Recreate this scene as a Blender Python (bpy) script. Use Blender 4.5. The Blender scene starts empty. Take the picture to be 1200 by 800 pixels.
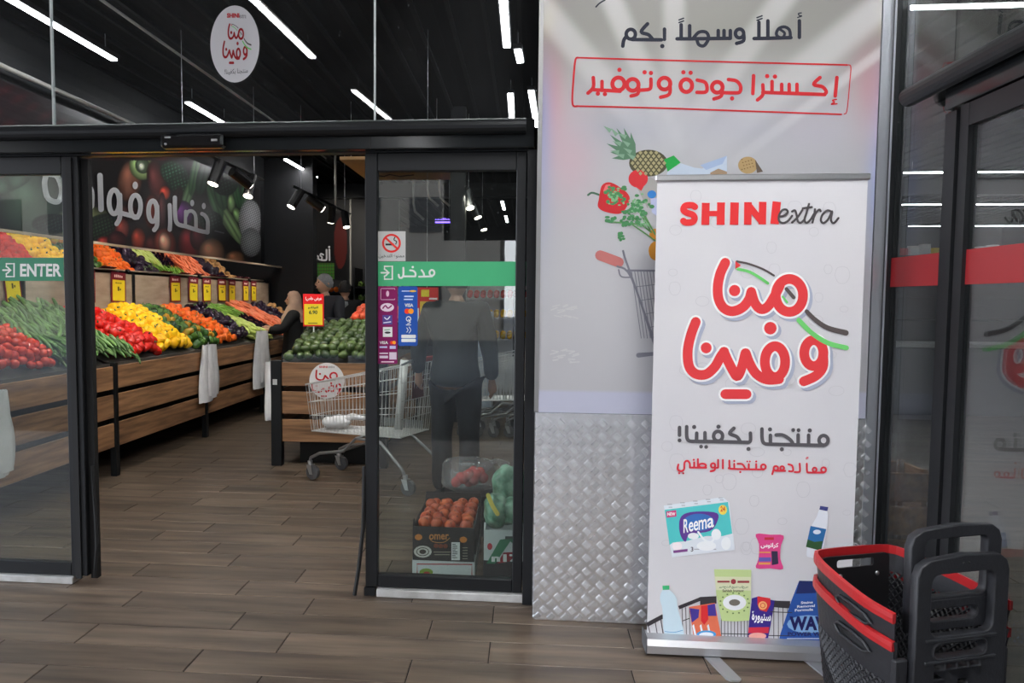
import bpy, bmesh, math, random
from mathutils import Vector, Matrix
random.seed(7)
R=math.radians; PI=math.pi
C=bpy.context.scene.collection
# ---------------------------------------------------------------- camera
F=890.; PX,PY=537.,407.; EYE=1.5
def _n(v): return v.normalized()
_d=_n(Vector((617-PX,351-PY,F))); _v=Vector((445-PX,14500-PY,F)); _v=_n(_v-_d*_v.dot(_d)); _r=_v.cross(_d)
ROWS=(_r,_d,-_v)                                   # world X, Y, Z axes seen in the camera's right/down/forward frame
cam=bpy.data.cameras.new('camera'); co=bpy.data.objects.new('camera',cam); C.objects.link(co)
right=Vector((ROWS[0][0],ROWS[1][0],ROWS[2][0])); down=Vector((ROWS[0][1],ROWS[1][1],ROWS[2][1])); fwd=Vector((ROWS[0][2],ROWS[1][2],ROWS[2][2]))
M3=Matrix((right,-down,-fwd)).transposed()
co.matrix_world=Matrix.Translation((0,0,EYE))@M3.to_4x4()
cam.sensor_width=36; cam.lens=F*36/1200; cam.shift_x=-(PX-600)/1200; cam.shift_y=(PY-400)/1200; cam.clip_start=.05
bpy.context.scene.camera=co
# ---------------------------------------------------------------- world, light, exposure
w=bpy.data.worlds.new('sky'); bpy.context.scene.world=w; w.use_nodes=True
wn=w.node_tree; bg=wn.nodes['Background']
tc=wn.nodes.new('ShaderNodeTexCoord'); sp=wn.nodes.new('ShaderNodeSeparateXYZ'); rp=wn.nodes.new('ShaderNodeValToRGB')
wn.links.new(tc.outputs['Generated'],sp.inputs[0]); wn.links.new(sp.outputs[2],rp.inputs[0]); wn.links.new(rp.outputs[0],bg.inputs[0])
rp.color_ramp.elements[0].position=0; rp.color_ramp.elements[0].color=(.93,.95,1,1)
rp.color_ramp.elements[1].position=.8; rp.color_ramp.elements[1].color=(.62,.75,1,1)
SKY=3.6; bg.inputs[1].default_value=SKY
sl=bpy.data.lights.new('sun','SUN'); sl.energy=2.2; sl.angle=R(1); so=bpy.data.objects.new('sun',sl); C.objects.link(so); so.rotation_euler=Vector((.35,-1,-.85)).to_track_quat('-Z','Y').to_euler(); so.location=(0,0,20)
vs=bpy.context.scene.view_settings; vs.view_transform='Standard'; vs.look='None'; vs.gamma=1; vs.use_curve_mapping=False
vs.exposure=1.42
STRIP=16.0; SPOT=32.0
bpy.context.scene.cycles.max_bounces=8
bpy.context.scene.cycles.transparent_max_bounces=24
# ---------------------------------------------------------------- pixel <-> place helpers (for surveying real planes)
def ray(px,py):
    c=Vector((px-PX,py-PY,F)); return Vector([a.dot(c) for a in ROWS])
def aty(px,py,Y,e=0): w_=ray(px,py); t=Y/w_.y; p=w_*t; return Vector((p.x,Y-e,p.z+EYE))
def atx(px,py,X,e=0): w_=ray(px,py); t=X/w_.x; p=w_*t; return Vector((X+e,p.y,p.z+EYE))
def pix(p):
    q=Vector((p[0],p[1],p[2]-EYE)); c=ROWS[0]*q.x+ROWS[1]*q.y+ROWS[2]*q.z
    return PX+F*c.x/c.z, PY+F*c.y/c.z
def s2l(c): c/=255.; return c/12.92 if c<=.04045 else ((c+.055)/1.055)**2.4
def RGB(r,g,b,k=1.0): return (s2l(r)*k,s2l(g)*k,s2l(b)*k,1)
# ---------------------------------------------------------------- materials
MATS={}
def mat(name,col,rough=.6,metal=0,col2=None,scale=8,stretch=(1,1,1),bump=0,bscale=None,spec=.5,emit=0,rand=0,trans=0,detail=4,coord='Object',alpha=None):
    if name in MATS: return MATS[name]
    m=bpy.data.materials.new(name); m.use_nodes=True; t=m.node_tree; b=t.nodes['Principled BSDF']
    b.inputs['Base Color'].default_value=col; b.inputs['Roughness'].default_value=rough; b.inputs['Metallic'].default_value=metal
    b.inputs['Specular IOR Level'].default_value=spec
    if trans: b.inputs['Transmission Weight'].default_value=trans
    if alpha is not None: b.inputs['Alpha'].default_value=alpha
    if emit: b.inputs['Emission Color'].default_value=col; b.inputs['Emission Strength'].default_value=emit
    if col2 or bump:
        c=t.nodes.new('ShaderNodeTexCoord'); mp=t.nodes.new('ShaderNodeMapping'); mp.inputs['Scale'].default_value=stretch
        t.links.new(c.outputs[coord],mp.inputs[0])
        src=mp
        if rand:
            oi=t.nodes.new('ShaderNodeObjectInfo'); ml=t.nodes.new('ShaderNodeMath'); ml.operation='MULTIPLY'; ml.inputs[1].default_value=40
            t.links.new(oi.outputs['Random'],ml.inputs[0]); t.links.new(ml.outputs[0],mp.inputs['Location'])
        nz=t.nodes.new('ShaderNodeTexNoise'); nz.inputs['Scale'].default_value=scale; nz.inputs['Detail'].default_value=detail
        t.links.new(src.outputs[0],nz.inputs[0])
        if col2:
            r=t.nodes.new('ShaderNodeValToRGB'); r.color_ramp.elements[0].position=.3; r.color_ramp.elements[1].position=.7
            r.color_ramp.elements[0].color=col; r.color_ramp.elements[1].color=col2
            t.links.new(nz.outputs[0],r.inputs[0]); out=r.outputs[0]
            if rand:
                hs=t.nodes.new('ShaderNodeHueSaturation'); mr=t.nodes.new('ShaderNodeMapRange'); mr.inputs[3].default_value=1-rand; mr.inputs[4].default_value=1+rand
                t.links.new(oi.outputs['Random'],mr.inputs[0]); t.links.new(mr.outputs[0],hs.inputs['Value']); t.links.new(out,hs.inputs['Color']); out=hs.outputs[0]
            t.links.new(out,b.inputs['Base Color'])
        if bump:
            n2=t.nodes.new('ShaderNodeTexNoise'); n2.inputs['Scale'].default_value=bscale or scale*3; t.links.new(src.outputs[0],n2.inputs[0])
            bp=t.nodes.new('ShaderNodeBump'); bp.inputs['Strength'].default_value=bump; bp.inputs['Distance'].default_value=.01
            t.links.new(n2.outputs[0],bp.inputs['Height']); t.links.new(bp.outputs[0],b.inputs['Normal'])
    MATS[name]=m; return m
def flat(r,g,b,k=1.25,rough=.7):
    return mat('print_%d_%d_%d_%d'%(r,g,b,int(k*100)),RGB(r,g,b,k),rough,spec=.25)
def glassmat(name,tint,dust=0.0,refl=1.0):
    m=bpy.data.materials.new(name); m.use_nodes=True; t=m.node_tree; t.nodes.remove(t.nodes['Principled BSDF']); out=t.nodes['Material Output']
    tr=t.nodes.new('ShaderNodeBsdfTransparent'); tr.inputs[0].default_value=tint
    gl=t.nodes.new('ShaderNodeBsdfGlossy'); gl.inputs['Roughness'].default_value=0.0; gl.inputs[0].default_value=(refl,refl,refl,1)
    ge=t.nodes.new('ShaderNodeNewGeometry'); mr=t.nodes.new('ShaderNodeMapRange'); mr.inputs[3].default_value=1.5; mr.inputs[4].default_value=1/1.5
    t.links.new(ge.outputs['Backfacing'],mr.inputs[0]); fr=t.nodes.new('ShaderNodeFresnel'); t.links.new(mr.outputs[0],fr.inputs[0])
    mx=t.nodes.new('ShaderNodeMixShader'); t.links.new(fr.outputs[0],mx.inputs[0]); t.links.new(tr.outputs[0],mx.inputs[1]); t.links.new(gl.outputs[0],mx.inputs[2])
    last=mx
    if dust:
        df=t.nodes.new('ShaderNodeBsdfDiffuse'); df.inputs[0].default_value=(.75,.78,.8,1)
        c=t.nodes.new('ShaderNodeTexCoord'); nz=t.nodes.new('ShaderNodeTexNoise'); nz.inputs['Scale'].default_value=1.6; nz.inputs['Detail'].default_value=6
        n3=t.nodes.new('ShaderNodeTexVoronoi'); n3.inputs['Scale'].default_value=22
        t.links.new(c.outputs['Object'],nz.inputs[0]); t.links.new(c.outputs['Object'],n3.inputs[0])
        a=t.nodes.new('ShaderNodeMapRange'); a.inputs[1].default_value=.35; a.inputs[2].default_value=.8; a.inputs[3].default_value=dust*.25; a.inputs[4].default_value=dust
        b=t.nodes.new('ShaderNodeMapRange'); b.inputs[1].default_value=.03; b.inputs[2].default_value=.09; b.inputs[3].default_value=.25; b.inputs[4].default_value=0
        t.links.new(nz.outputs[0],a.inputs[0]); t.links.new(n3.outputs[0],b.inputs[0])
        ad=t.nodes.new('ShaderNodeMath'); ad.operation='ADD'; t.links.new(a.outputs[0],ad.inputs[0]); t.links.new(b.outputs[0],ad.inputs[1])
        m2=t.nodes.new('ShaderNodeMixShader'); t.links.new(ad.outputs[0],m2.inputs[0]); t.links.new(mx.outputs[0],m2.inputs[1]); t.links.new(df.outputs[0],m2.inputs[2]); last=m2
    t.links.new(last.outputs[0],out.inputs[0]); MATS[name]=m; return m
def vcmat(name,rough=.6,spec=.3,bump=0):
    m=bpy.data.materials.new(name); m.use_nodes=True; t=m.node_tree; b=t.nodes['Principled BSDF']; b.inputs['Roughness'].default_value=rough; b.inputs['Specular IOR Level'].default_value=spec
    a=t.nodes.new('ShaderNodeVertexColor'); a.layer_name='ink'; t.links.new(a.outputs[0],b.inputs['Base Color']); MATS[name]=m; return m
# ---------------------------------------------------------------- mesh builder
class MB:
    def __init__(s): s.v=[]; s.f=[]; s.M=None
    def add(s,vs_,fs):
        o=len(s.v); s.v+= [tuple(s.M@Vector(v)) for v in vs_] if s.M else [tuple(v) for v in vs_]
        s.f+=[tuple(i+o for i in f) for f in fs]; return s
    def box(s,x0,x1,y0,y1,z0,z1,b=0):
        if b<=0:
            return s.add([(x0,y0,z0),(x1,y0,z0),(x1,y1,z0),(x0,y1,z0),(x0,y0,z1),(x1,y0,z1),(x1,y1,z1),(x0,y1,z1)],[(3,2,1,0),(4,5,6,7),(0,1,5,4),(1,2,6,5),(2,3,7,6),(3,0,4,7)])
        b=min(b,abs(x1-x0)*.45,abs(y1-y0)*.45,abs(z1-z0)*.45)
        r=[(x0+b,y0),(x1-b,y0),(x1,y0+b),(x1,y1-b),(x1-b,y1),(x0+b,y1),(x0,y1-b),(x0,y0+b)]
        i=[(x0+b,y0+b),(x1-b,y0+b),(x1-b,y0+b),(x1-b,y1-b),(x1-b,y1-b),(x0+b,y1-b),(x0+b,y1-b),(x0+b,y0+b)]
        v=[(a,c,z0) for a,c in i]+[(a,c,z0+b) for a,c in r]+[(a,c,z1-b) for a,c in r]+[(a,c,z1) for a,c in i]
        f=[tuple(range(7,-1,-1)),tuple(range(24,32))]
        for L in range(3):
            for k in range(8): f.append((L*8+k,L*8+(k+1)%8,L*8+8+(k+1)%8,L*8+8+k))
        return s.add(v,f)
    def tube(s,pts,r,n=8,cap=True,closed=False):
        pts=[Vector(p) for p in pts]; N=len(pts); rs=r if isinstance(r,(list,tuple)) else [r]*N
        vs_=[];fs=[]; up=Vector((0,0,1)); prev=None
        for i,p in enumerate(pts):
            if closed: t=pts[(i+1)%N]-pts[i-1]
            else: t=pts[min(i+1,N-1)]-pts[max(i-1,0)]
            if t.length<1e-9: t=Vector((0,0,1))
            t.normalize()
            if prev is None:
                a=up if abs(t.z)<.95 else Vector((1,0,0)); x=t.cross(a).normalized()
            else:
                x=(prev-t*prev.dot(t)); x=x.normalized() if x.length>1e-6 else t.cross(up).normalized()
            prev=x; y=t.cross(x)
            for k in range(n): a=2*PI*k/n; vs_.append(p+(x*math.cos(a)+y*math.sin(a))*rs[i])
        for i in range(N if closed else N-1):
            j=(i+1)%N
            for k in range(n): fs.append((i*n+k,i*n+(k+1)%n,j*n+(k+1)%n,j*n+k))
        if cap and not closed: fs.append(tuple(range(n-1,-1,-1))); fs.append(tuple((N-1)*n+k for k in range(n)))
        return s.add(vs_,fs)
    def lathe(s,prof,n=16,lobe=0,nl=4,bend=None,cx=0,cy=0,cz=0,sx=1,sy=1):
        vs_=[];fs=[];N=len(prof)
        for (r,z) in prof:
            for k in range(n):
                a=2*PI*k/n; rr=r*(1+lobe*math.cos(nl*a)*(1 if r>0 else 0)); x=rr*math.cos(a)*sx; y=rr*math.sin(a)*sy
                if bend: x+=bend(z)
                vs_.append((cx+x,cy+y,cz+z))
        for i in range(N-1):
            for k in range(n): fs.append((i*n+k,i*n+(k+1)%n,(i+1)*n+(k+1)%n,(i+1)*n+k))
        fs.append(tuple(range(n-1,-1,-1))); fs.append(tuple((N-1)*n+k for k in range(n)))
        return s.add(vs_,fs)
    def ball(s,cx,cy,cz,r,n=12,m=7,sx=1,sy=1,sz=1):
        return s.lathe([(r*math.sin(PI*i/m) if 0<i<m else r*.02,-r*math.cos(PI*i/m)*sz) for i in range(m+1)],n,cx=cx,cy=cy,cz=cz,sx=sx,sy=sy)
    def quad(s,a,b,c,d): return s.add([a,b,c,d],[(0,1,2,3)])
    def poly(s,pts): return s.add(pts,[tuple(range(len(pts)))])
    def prism(s,pts,d):      # pts 3d polygon, d Vector offset
        n=len(pts); d=Vector(d); v=[Vector(p) for p in pts]; v2=[p+d for p in v]
        return s.add(v+v2,[tuple(range(n-1,-1,-1)),tuple(range(n,2*n))]+[(i,(i+1)%n,n+(i+1)%n,n+i) for i in range(n)])
    def mesh(s,name,m,smooth=False):
        me=bpy.data.meshes.new(name); me.from_pydata(s.v,[],s.f)
        if m: me.materials.append(m)
        if smooth: me.shade_smooth()
        me.update(); return me
    def build(s,name,m,parent=None,smooth=False,label=None,cat=None,group=None,kind=None):
        o=bpy.data.objects.new(name,s.mesh(name,m,smooth)); C.objects.link(o)
        if parent: o.parent=parent
        return tag(o,label,cat,group,kind)
def tag(o,label=None,cat=None,group=None,kind=None):
    if label: o['label']=label
    if cat: o['category']=cat
    if group: o['group']=group
    if kind: o['kind']=kind
    return o
def empty(name,label=None,cat=None,loc=(0,0,0),rz=0,group=None,kind=None):
    o=bpy.data.objects.new(name,None); C.objects.link(o); o.location=loc; o.rotation_euler=(0,0,rz); o.empty_display_size=.1
    return tag(o,label,cat,group,kind)
def inst(me,name,parent=None,loc=(0,0,0),rot=(0,0,0),sc=1,**k):
    o=bpy.data.objects.new(name,me); C.objects.link(o); o.location=loc; o.rotation_euler=rot; o.scale=(sc,sc,sc) if not isinstance(sc,tuple) else sc
    if parent: o.parent=parent
    return tag(o,**k)
def copy_tree(o,parent=None):
    c=o.copy(); C.objects.link(c); c.parent=parent
    for ch in o.children: copy_tree(ch,c)
    return c
def bx(name,m,x0,x1,y0,y1,z0,z1,parent=None,b=0,**k): return MB().box(x0,x1,y0,y1,z0,z1,b).build(name,m,parent,**k)
# ---------------------------------------------------------------- flat lettering traced as strokes on a real plane
def smooth(pts,k=5,closed=False):
    if len(pts)<3: return pts
    P=[Vector((p[0],p[1])) for p in pts]; N=len(P); out=[]
    for i in range(N if closed else N-1):
        g=(lambda j:P[j%N]) if closed else (lambda j:P[max(0,min(N-1,j))])
        a,b,c,d=g(i-1),g(i),g(i+1),g(i+2)
        for s in range(k):
            t=s/k; out.append(.5*((2*b)+(c-a)*t+(2*a-5*b+4*c-d)*t*t+(3*b-a-3*c+d)*t**3))
    out.append(P[0] if closed else P[-1]); return [(p.x,p.y) for p in out]
def ring(cx,cy,rx,ry,n=20,a0=0): return [(cx+rx*math.cos(2*PI*i/n+a0),cy+ry*math.sin(2*PI*i/n+a0)) for i in range(n+1)]
def outward(fn):      # unit normal of the surveyed plane, towards the front of the sheet
    a,b,c=fn(500,300),fn(520,300),fn(500,320); return (c-a).cross(b-a).normalized()
class Ink:
    """strokes, dots and shapes in survey coordinates (origin + scale), laid on a plane by fn(px,py)"""
    def __init__(s,fn,ox=0,oy=0,sc=1):
        s.fn=fn;s.ox=ox;s.oy=oy;s.sc=sc;s.mb=MB();s.k=0;s.nrm=outward(fn)
    def P(s,x,y,d=0): return s.fn(s.ox+x/s.sc,s.oy+y/s.sc)+s.nrm*(s.k*8e-6+d)
    def dot(s,x,y,r,ry=None,n=16):
        ry=ry or r; s.k+=1; s.mb.poly([s.P(x+r*math.cos(-2*PI*i/n),y+ry*math.sin(-2*PI*i/n)) for i in range(n)]); return s
    def poly(s,pts): s.k+=1; s.mb.poly([s.P(*p) for p in pts]); return s
    def rect(s,x0,y0,x1,y1): return s.poly([(x0,y1),(x1,y1),(x1,y0),(x0,y0)])
    def line(s,pts,w,sm=True,cap=True,w2=None,caps=None):
        p=smooth(pts) if sm and len(pts)>2 else list(pts)
        p=[q for i,q in enumerate(p) if i==0 or math.hypot(q[0]-p[i-1][0],q[1]-p[i-1][1])>1e-6]
        N=len(p); L=[];Rr=[]
        for i in range(N):
            a=p[max(0,i-1)];b=p[min(N-1,i+1)];dx,dy=b[0]-a[0],b[1]-a[1];l=math.hypot(dx,dy) or 1;nx,ny=-dy/l,dx/l
            h=(w+((w2 or w)-w)*i/max(1,N-1))/2; L.append((p[i][0]+nx*h,p[i][1]+ny*h)); Rr.append((p[i][0]-nx*h,p[i][1]-ny*h))
        s.k+=1; vs_=[s.P(*q,i*2e-6) for i,q in enumerate(L)]+[s.P(*q,i*2e-6) for i,q in enumerate(Rr)]
        s.mb.add(vs_,[(i,i+1,N+i+1,N+i) for i in range(N-1)])
        if cap:
            s.dot(p[0][0],p[0][1],w/2,n=12); s.dot(p[-1][0],p[-1][1],(w2 or w)/2,n=12)
            if not sm:
                for q in p[1:-1]: s.dot(q[0],q[1],w/2,n=12)
        return s
    def build(s,name,m,parent,label=None): return s.mb.build(name,m,parent,label=label)
# Arabic letters shaped with presentation forms, set with the built-in font
FORMS={'ا':'\ufe8d\ufe8e','أ':'\ufe83\ufe84','إ':'\ufe87\ufe88','ب':'\ufe8f\ufe90\ufe91\ufe92','ة':'\ufe93\ufe94','ت':'\ufe95\ufe96\ufe97\ufe98','ج':'\ufe9d\ufe9e\ufe9f\ufea0','خ':'\ufea5\ufea6\ufea7\ufea8','د':'\ufea9\ufeaa','ر':'\ufead\ufeae','س':'\ufeb1\ufeb2\ufeb3\ufeb4','ص':'\ufeb9\ufeba\ufebb\ufebc','ض':'\ufebd\ufebe\ufebf\ufec0','ط':'\ufec1\ufec2\ufec3\ufec4','ع':'\ufec9\ufeca\ufecb\ufecc','ف':'\ufed1\ufed2\ufed3\ufed4','ك':'\ufed9\ufeda\ufedb\ufedc','ل':'\ufedd\ufede\ufedf\ufee0','م':'\ufee1\ufee2\ufee3\ufee4','ن':'\ufee5\ufee6\ufee7\ufee8','ه':'\ufee9\ufeea\ufeeb\ufeec','و':'\ufeed\ufeee','ى':'\ufeef\ufef0','ي':'\ufef1\ufef2\ufef3\ufef4'}
def ar(t):
    out=[]
    for i,c in enumerate(t):
        if c not in FORMS: out.append(c); continue
        f=FORMS[c]; pj=i>0 and t[i-1] in FORMS and len(FORMS[t[i-1]])==4; nj=i<len(t)-1 and t[i+1] in FORMS and len(f)==4
        out.append(f[(1 if pj else 0)+(2 if nj else 0)])
    return ''.join(reversed(out))
def islands(me):
    par=list(range(len(me.vertices)))
    def f(i):
        while par[i]!=i: par[i]=par[par[i]]; i=par[i]
        return i
    for e in me.edges: par[f(e.vertices[0])]=f(e.vertices[1])
    ids={}; return [ids.setdefault(f(i),len(ids)) for i in range(len(par))]
def text(name,body,m,parent,fn,x0,y0,x1,y1,bold=0,label=None):
    """letters fitted into the survey rectangle x0..x1,y0..y1 of the plane fn"""
    c=bpy.data.curves.new(name,'FONT'); c.body=body; c.offset=bold; c.resolution_u=3; o=bpy.data.objects.new(name,c); C.objects.link(o)
    dg=bpy.context.evaluated_depsgraph_get(); me=bpy.data.meshes.new_from_object(o.evaluated_get(dg)); bpy.data.objects.remove(o)
    xs=[v.co.x for v in me.vertices] or [0,1]; ys=[v.co.y for v in me.vertices] or [0,1]; a,b,e,f=min(xs),max(xs),min(ys),max(ys)
    nrm=outward(fn); isl=islands(me)
    for v in me.vertices:
        u=(v.co.x-a)/max(1e-6,b-a); q=(v.co.y-e)/max(1e-6,f-e); v.co=fn(x0+(x1-x0)*u,y1+(y0-y1)*q)+nrm*(isl[v.index]*8e-6)
    me.materials.clear(); me.materials.append(m); me.name=name
    o=bpy.data.objects.new(name,me); C.objects.link(o); o.parent=parent; return tag(o,label)
def painted(name,mt,parent,grid,fn_uv,colfn,label=None):
    nu,nv=grid; vs_=[];cols=[]
    for j in range(nv+1):
        for i in range(nu+1):
            p=fn_uv(i/nu,j/nv); vs_.append(tuple(p)); x,y=pix(p); cols.append(colfn(x,y))
    fs=[(j*(nu+1)+i,j*(nu+1)+i+1,(j+1)*(nu+1)+i+1,(j+1)*(nu+1)+i) for j in range(nv) for i in range(nu)]
    me=bpy.data.meshes.new(name); me.from_pydata(vs_,[],fs); a=me.color_attributes.new('ink','FLOAT_COLOR','POINT')
    flatc=[]; [flatc.extend((s2l(c[0])*c[3],s2l(c[1])*c[3],s2l(c[2])*c[3],1)) for c in cols]; a.data.foreach_set('color',flatc)
    me.materials.append(mt); o=bpy.data.objects.new(name,me); C.objects.link(o); o.parent=parent; return tag(o,label)
def rrect(x0,y0,x1,y1,r,n=4):
    o=[]
    for cx,cy,a in ((x1-r,y1-r,0),(x0+r,y1-r,90),(x0+r,y0+r,180),(x1-r,y0+r,270)):
        for k in range(n+1): t=R(a+90*k/n); o.append((cx+r*math.cos(t),cy+r*math.sin(t)))
    return o
def plate(name,m,parent,outer,holes,th,mtx,bevel=0,**k):
    """flat plate with real holes; outline in its own x,y, placed by mtx"""
    c=bpy.data.curves.new(name,'CURVE'); c.dimensions='2D'; c.fill_mode='BOTH'; c.extrude=th/2; c.bevel_depth=bevel; c.bevel_resolution=1
    if bevel: c.offset=-bevel
    for pts in [outer]+holes:
        s=c.splines.new('POLY'); s.points.add(len(pts)-1); s.use_cyclic_u=True
        for i,p in enumerate(pts): s.points[i].co=(p[0],p[1],0,1)
    o=bpy.data.objects.new(name,c); C.objects.link(o); dg=bpy.context.evaluated_depsgraph_get(); me=bpy.data.meshes.new_from_object(o.evaluated_get(dg)); bpy.data.objects.remove(o)
    me.transform(mtx); me.materials.clear(); me.materials.append(m); me.name=name
    o=bpy.data.objects.new(name,me); C.objects.link(o)
    if parent: o.parent=parent
    return tag(o,**k)
def frame_mtx(o,ux,uy):   # local x -> ux, local y -> uy
    ux=Vector(ux).normalized(); uy=Vector(uy).normalized(); uz=ux.cross(uy)
    m=Matrix((ux,uy,uz)).transposed().to_4x4(); m.translation=Vector(o); return m
# ---------------------------------------------------------------- shared materials
black_al=mat('black_aluminium',RGB(26,28,31),.42,.3,spec=.5)
black_al2=mat('dark_anthracite_frame',RGB(36,39,41),.14,.2)
rubber=mat('black_rubber',RGB(16,16,17),.7)
alu=mat('brushed_aluminium',RGB(196,198,200),.35,.85)
alu_w=mat('white_aluminium',RGB(200,200,198),.5,.2,col2=RGB(170,168,164),scale=12)
wallm=mat('black_wall',RGB(30,31,35),.6,col2=RGB(25,26,29),scale=2)
ceilm=mat('dark_ceiling',RGB(15,15,16),.9,col2=RGB(12,12,13),scale=1.5,spec=.1)
ribm=mat('ceiling_rib',RGB(20,20,22),.8,spec=.15)
wood=mat('stand_wood',RGB(172,128,90),.55,col2=RGB(106,76,53),scale=3.0,stretch=(9,.7,9),bump=.15,rand=.18)
woodx=mat('island_stand_wood',RGB(172,128,90),.55,col2=RGB(106,76,53),scale=3.0,stretch=(.7,9,9),bump=.15,rand=.18)
boardw=mat('pale_back_board',RGB(176,158,140),.6,col2=RGB(148,130,112),scale=6,stretch=(1,.6,2.5),rand=.05)
tile=mat('wood_look_tile',RGB(118,102,86),.42,col2=RGB(70,59,50),scale=2.2,stretch=(.8,7,1),bump=.12,bscale=5,rand=.2,detail=7)
grout=mat('dark_grout',RGB(34,30,28),.9)
glass=glassmat('door_glass',(.82,.86,.84,1),.008)
glass_r=glassmat('exit_glass',(.76,.80,.80,1),.02)
glass_t=glassmat('transom_glass',(.88,.9,.91,1),.015)
tubem=mat('strip_light_diffuser',(1,1,1,1),.5,emit=STRIP)
white_pl=mat('white_paint',RGB(215,215,215),.5)
def strip(X0,Y0,X1,Y1,Z,label,wd=.055,group='ceiling strip lights'):
    a=Vector((X0,Y0,Z));b=Vector((X1,Y1,Z));t=(b-a);L=t.length
    o=empty('strip_light',label,'light',loc=(a+b)/2,rz=math.atan2(t.y,t.x),group=group)
    MB().box(-L/2,L/2,-wd/2,wd/2,-.012,.0).build('diffuser',tubem,o)
    MB().box(-L/2-.02,L/2+.02,-wd/2-.012,wd/2+.012,.001,.045).build('housing',black_al,o)
    w_=MB(); [w_.tube([(s*L*.4,0,.045),(s*L*.4,0,CEIL_Z-Z-.005)],.004,5) for s in (-1,1)]; w_.build('suspension_wire',alu,o); return o
CEIL_Z=3.8
# ================================================================= LARGE STRUCTURE
D=3.73
fl=bx('floor',grout,-8,18,-5.3,26,-.06,-.0025,kind='structure',label='floor of wood-look tiles')
pm=MB().box(-.4475,.4475,-.0965,.0965,-.012,0,.002).mesh('plank',tile)
offs=[-1.03,-.555,-1.03-.0,-.457,-1.04,-1.32,-.60,-1.04]
row0=2.46-.197
k=0
seq=[-.1,-.55,-.13,-.457,-.14,-.42,-.14,-.55,-.3,-.75,-.05,-.5,-.25,-.7,-.1,-.6]
for j in range(23):
    y=row0+.197*(j+.5)
    for i in range(-6,4):
        x=seq[j%16]+.9*i+.45
        xl=-.34*y*1.0-1.0; 
        px0,_=pix((x+.45,y,0)); px1,_=pix((x-.45,y,0))
        if px0<-15 or px1>1000 or x-.45<-4.2: continue
        inst(pm,'plank',fl,(x,y,0),(0,0,PI if (i+j)%2 else 0)); k+=1
mb=MB()                     # the tiles farther off and out of view, one joined piece of the floor
for j in range(-14,70):
    y=row0+.197*(j+.5); vis=0<=j<23
    for i in range(-9,16):
        x=seq[j%16]+.9*i+.45
        px0,_=pix((x+.45,y,0)) if y>.5 else (0,0); px1,_=pix((x-.45,y,0)) if y>.5 else (0,0)
        if vis and not (px0<-15 or px1>1000 or x-.45<-4.2): continue
        if x<-6 or x>14 or y<-5.2: continue
        mb.box(x-.4475,x+.4475,y-.0965,y+.0965,-.012,0)
mb.build('far_planks',mat('wood_look_tile_far',RGB(116,101,85),.42,col2=RGB(72,61,52),scale=1.6,stretch=(.5,5,1),bump=.08,bscale=5,detail=7),fl,kind='stuff')
# shell
bx('wall_left',wallm,-4.5,-4.34,D+.02,26,0,CEIL_Z,kind='structure')
bx('wall_back',wallm,-4.34,14,24,24.15,0,CEIL_Z,kind='structure')
bx('wall_produce_end',wallm,-4.34,-3.52,12.35,12.6,0,CEIL_Z,kind='structure')
bx('wall_back_left',wallm,-4.34,-2.6,15.31,15.5,0,CEIL_Z,kind='structure')
bx('wall_right',wallm,14,14.15,-5,24.15,0,CEIL_Z,kind='structure')
bx('wall_right_near',wallm,1.7,14,-5.15,-5,0,CEIL_Z,kind='structure')
ce=bx('ceiling',ceilm,-8,14.15,-5,26,CEIL_Z,CEIL_Z+.1,kind='structure')
mb=MB()
for i in range(66): x=-4.3+.28*i; mb.box(x,x+.035,D+.05,24,CEIL_Z-.03,CEIL_Z)
for i in range(30): x=-7.8+.28*i; mb.box(x,x+.035,-5,D-.1,CEIL_Z-.03,CEIL_Z)
mb.build('ceiling_rib',ribm,ce,kind='stuff')
bx('trim_ceiling_beam',black_al,-4.34,14,15.0,15.25,CEIL_Z-.3,CEIL_Z-.031,kind='structure')
bx('trim_canopy_fascia',black_al2,-8,2,-5.1,-5,CEIL_Z-.35,CEIL_Z+.1,kind='structure')
# ---------------- storefront, entrance doors
bx('wall_front_left',wallm,-8,-4.9,D-.05,D+.1,0,CEIL_Z,kind='structure')
# transom windows above the header
J=[-4.9,-2.405,-.75,.04]
for i in range(3):
    o=empty('window_%d'%(i+1),kind='structure')
    bx('pane',glass_t,J[i]+.004,J[i+1]-.004,D-.005,D+.005,2.35,CEIL_Z-.06,o)
bx('trim_transom_head',black_al,-4.9,.05,D-.04,D+.04,CEIL_Z-.06,CEIL_Z,kind='structure')
tj=empty('trim_transom_joints',kind='structure')
for x in (J[1],J[2]): bx('joint_seal',mat('clear_seal',RGB(205,210,210),.4),x-.004,x+.004,D-.008,D+.008,2.352,CEIL_Z-.06,tj)
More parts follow.
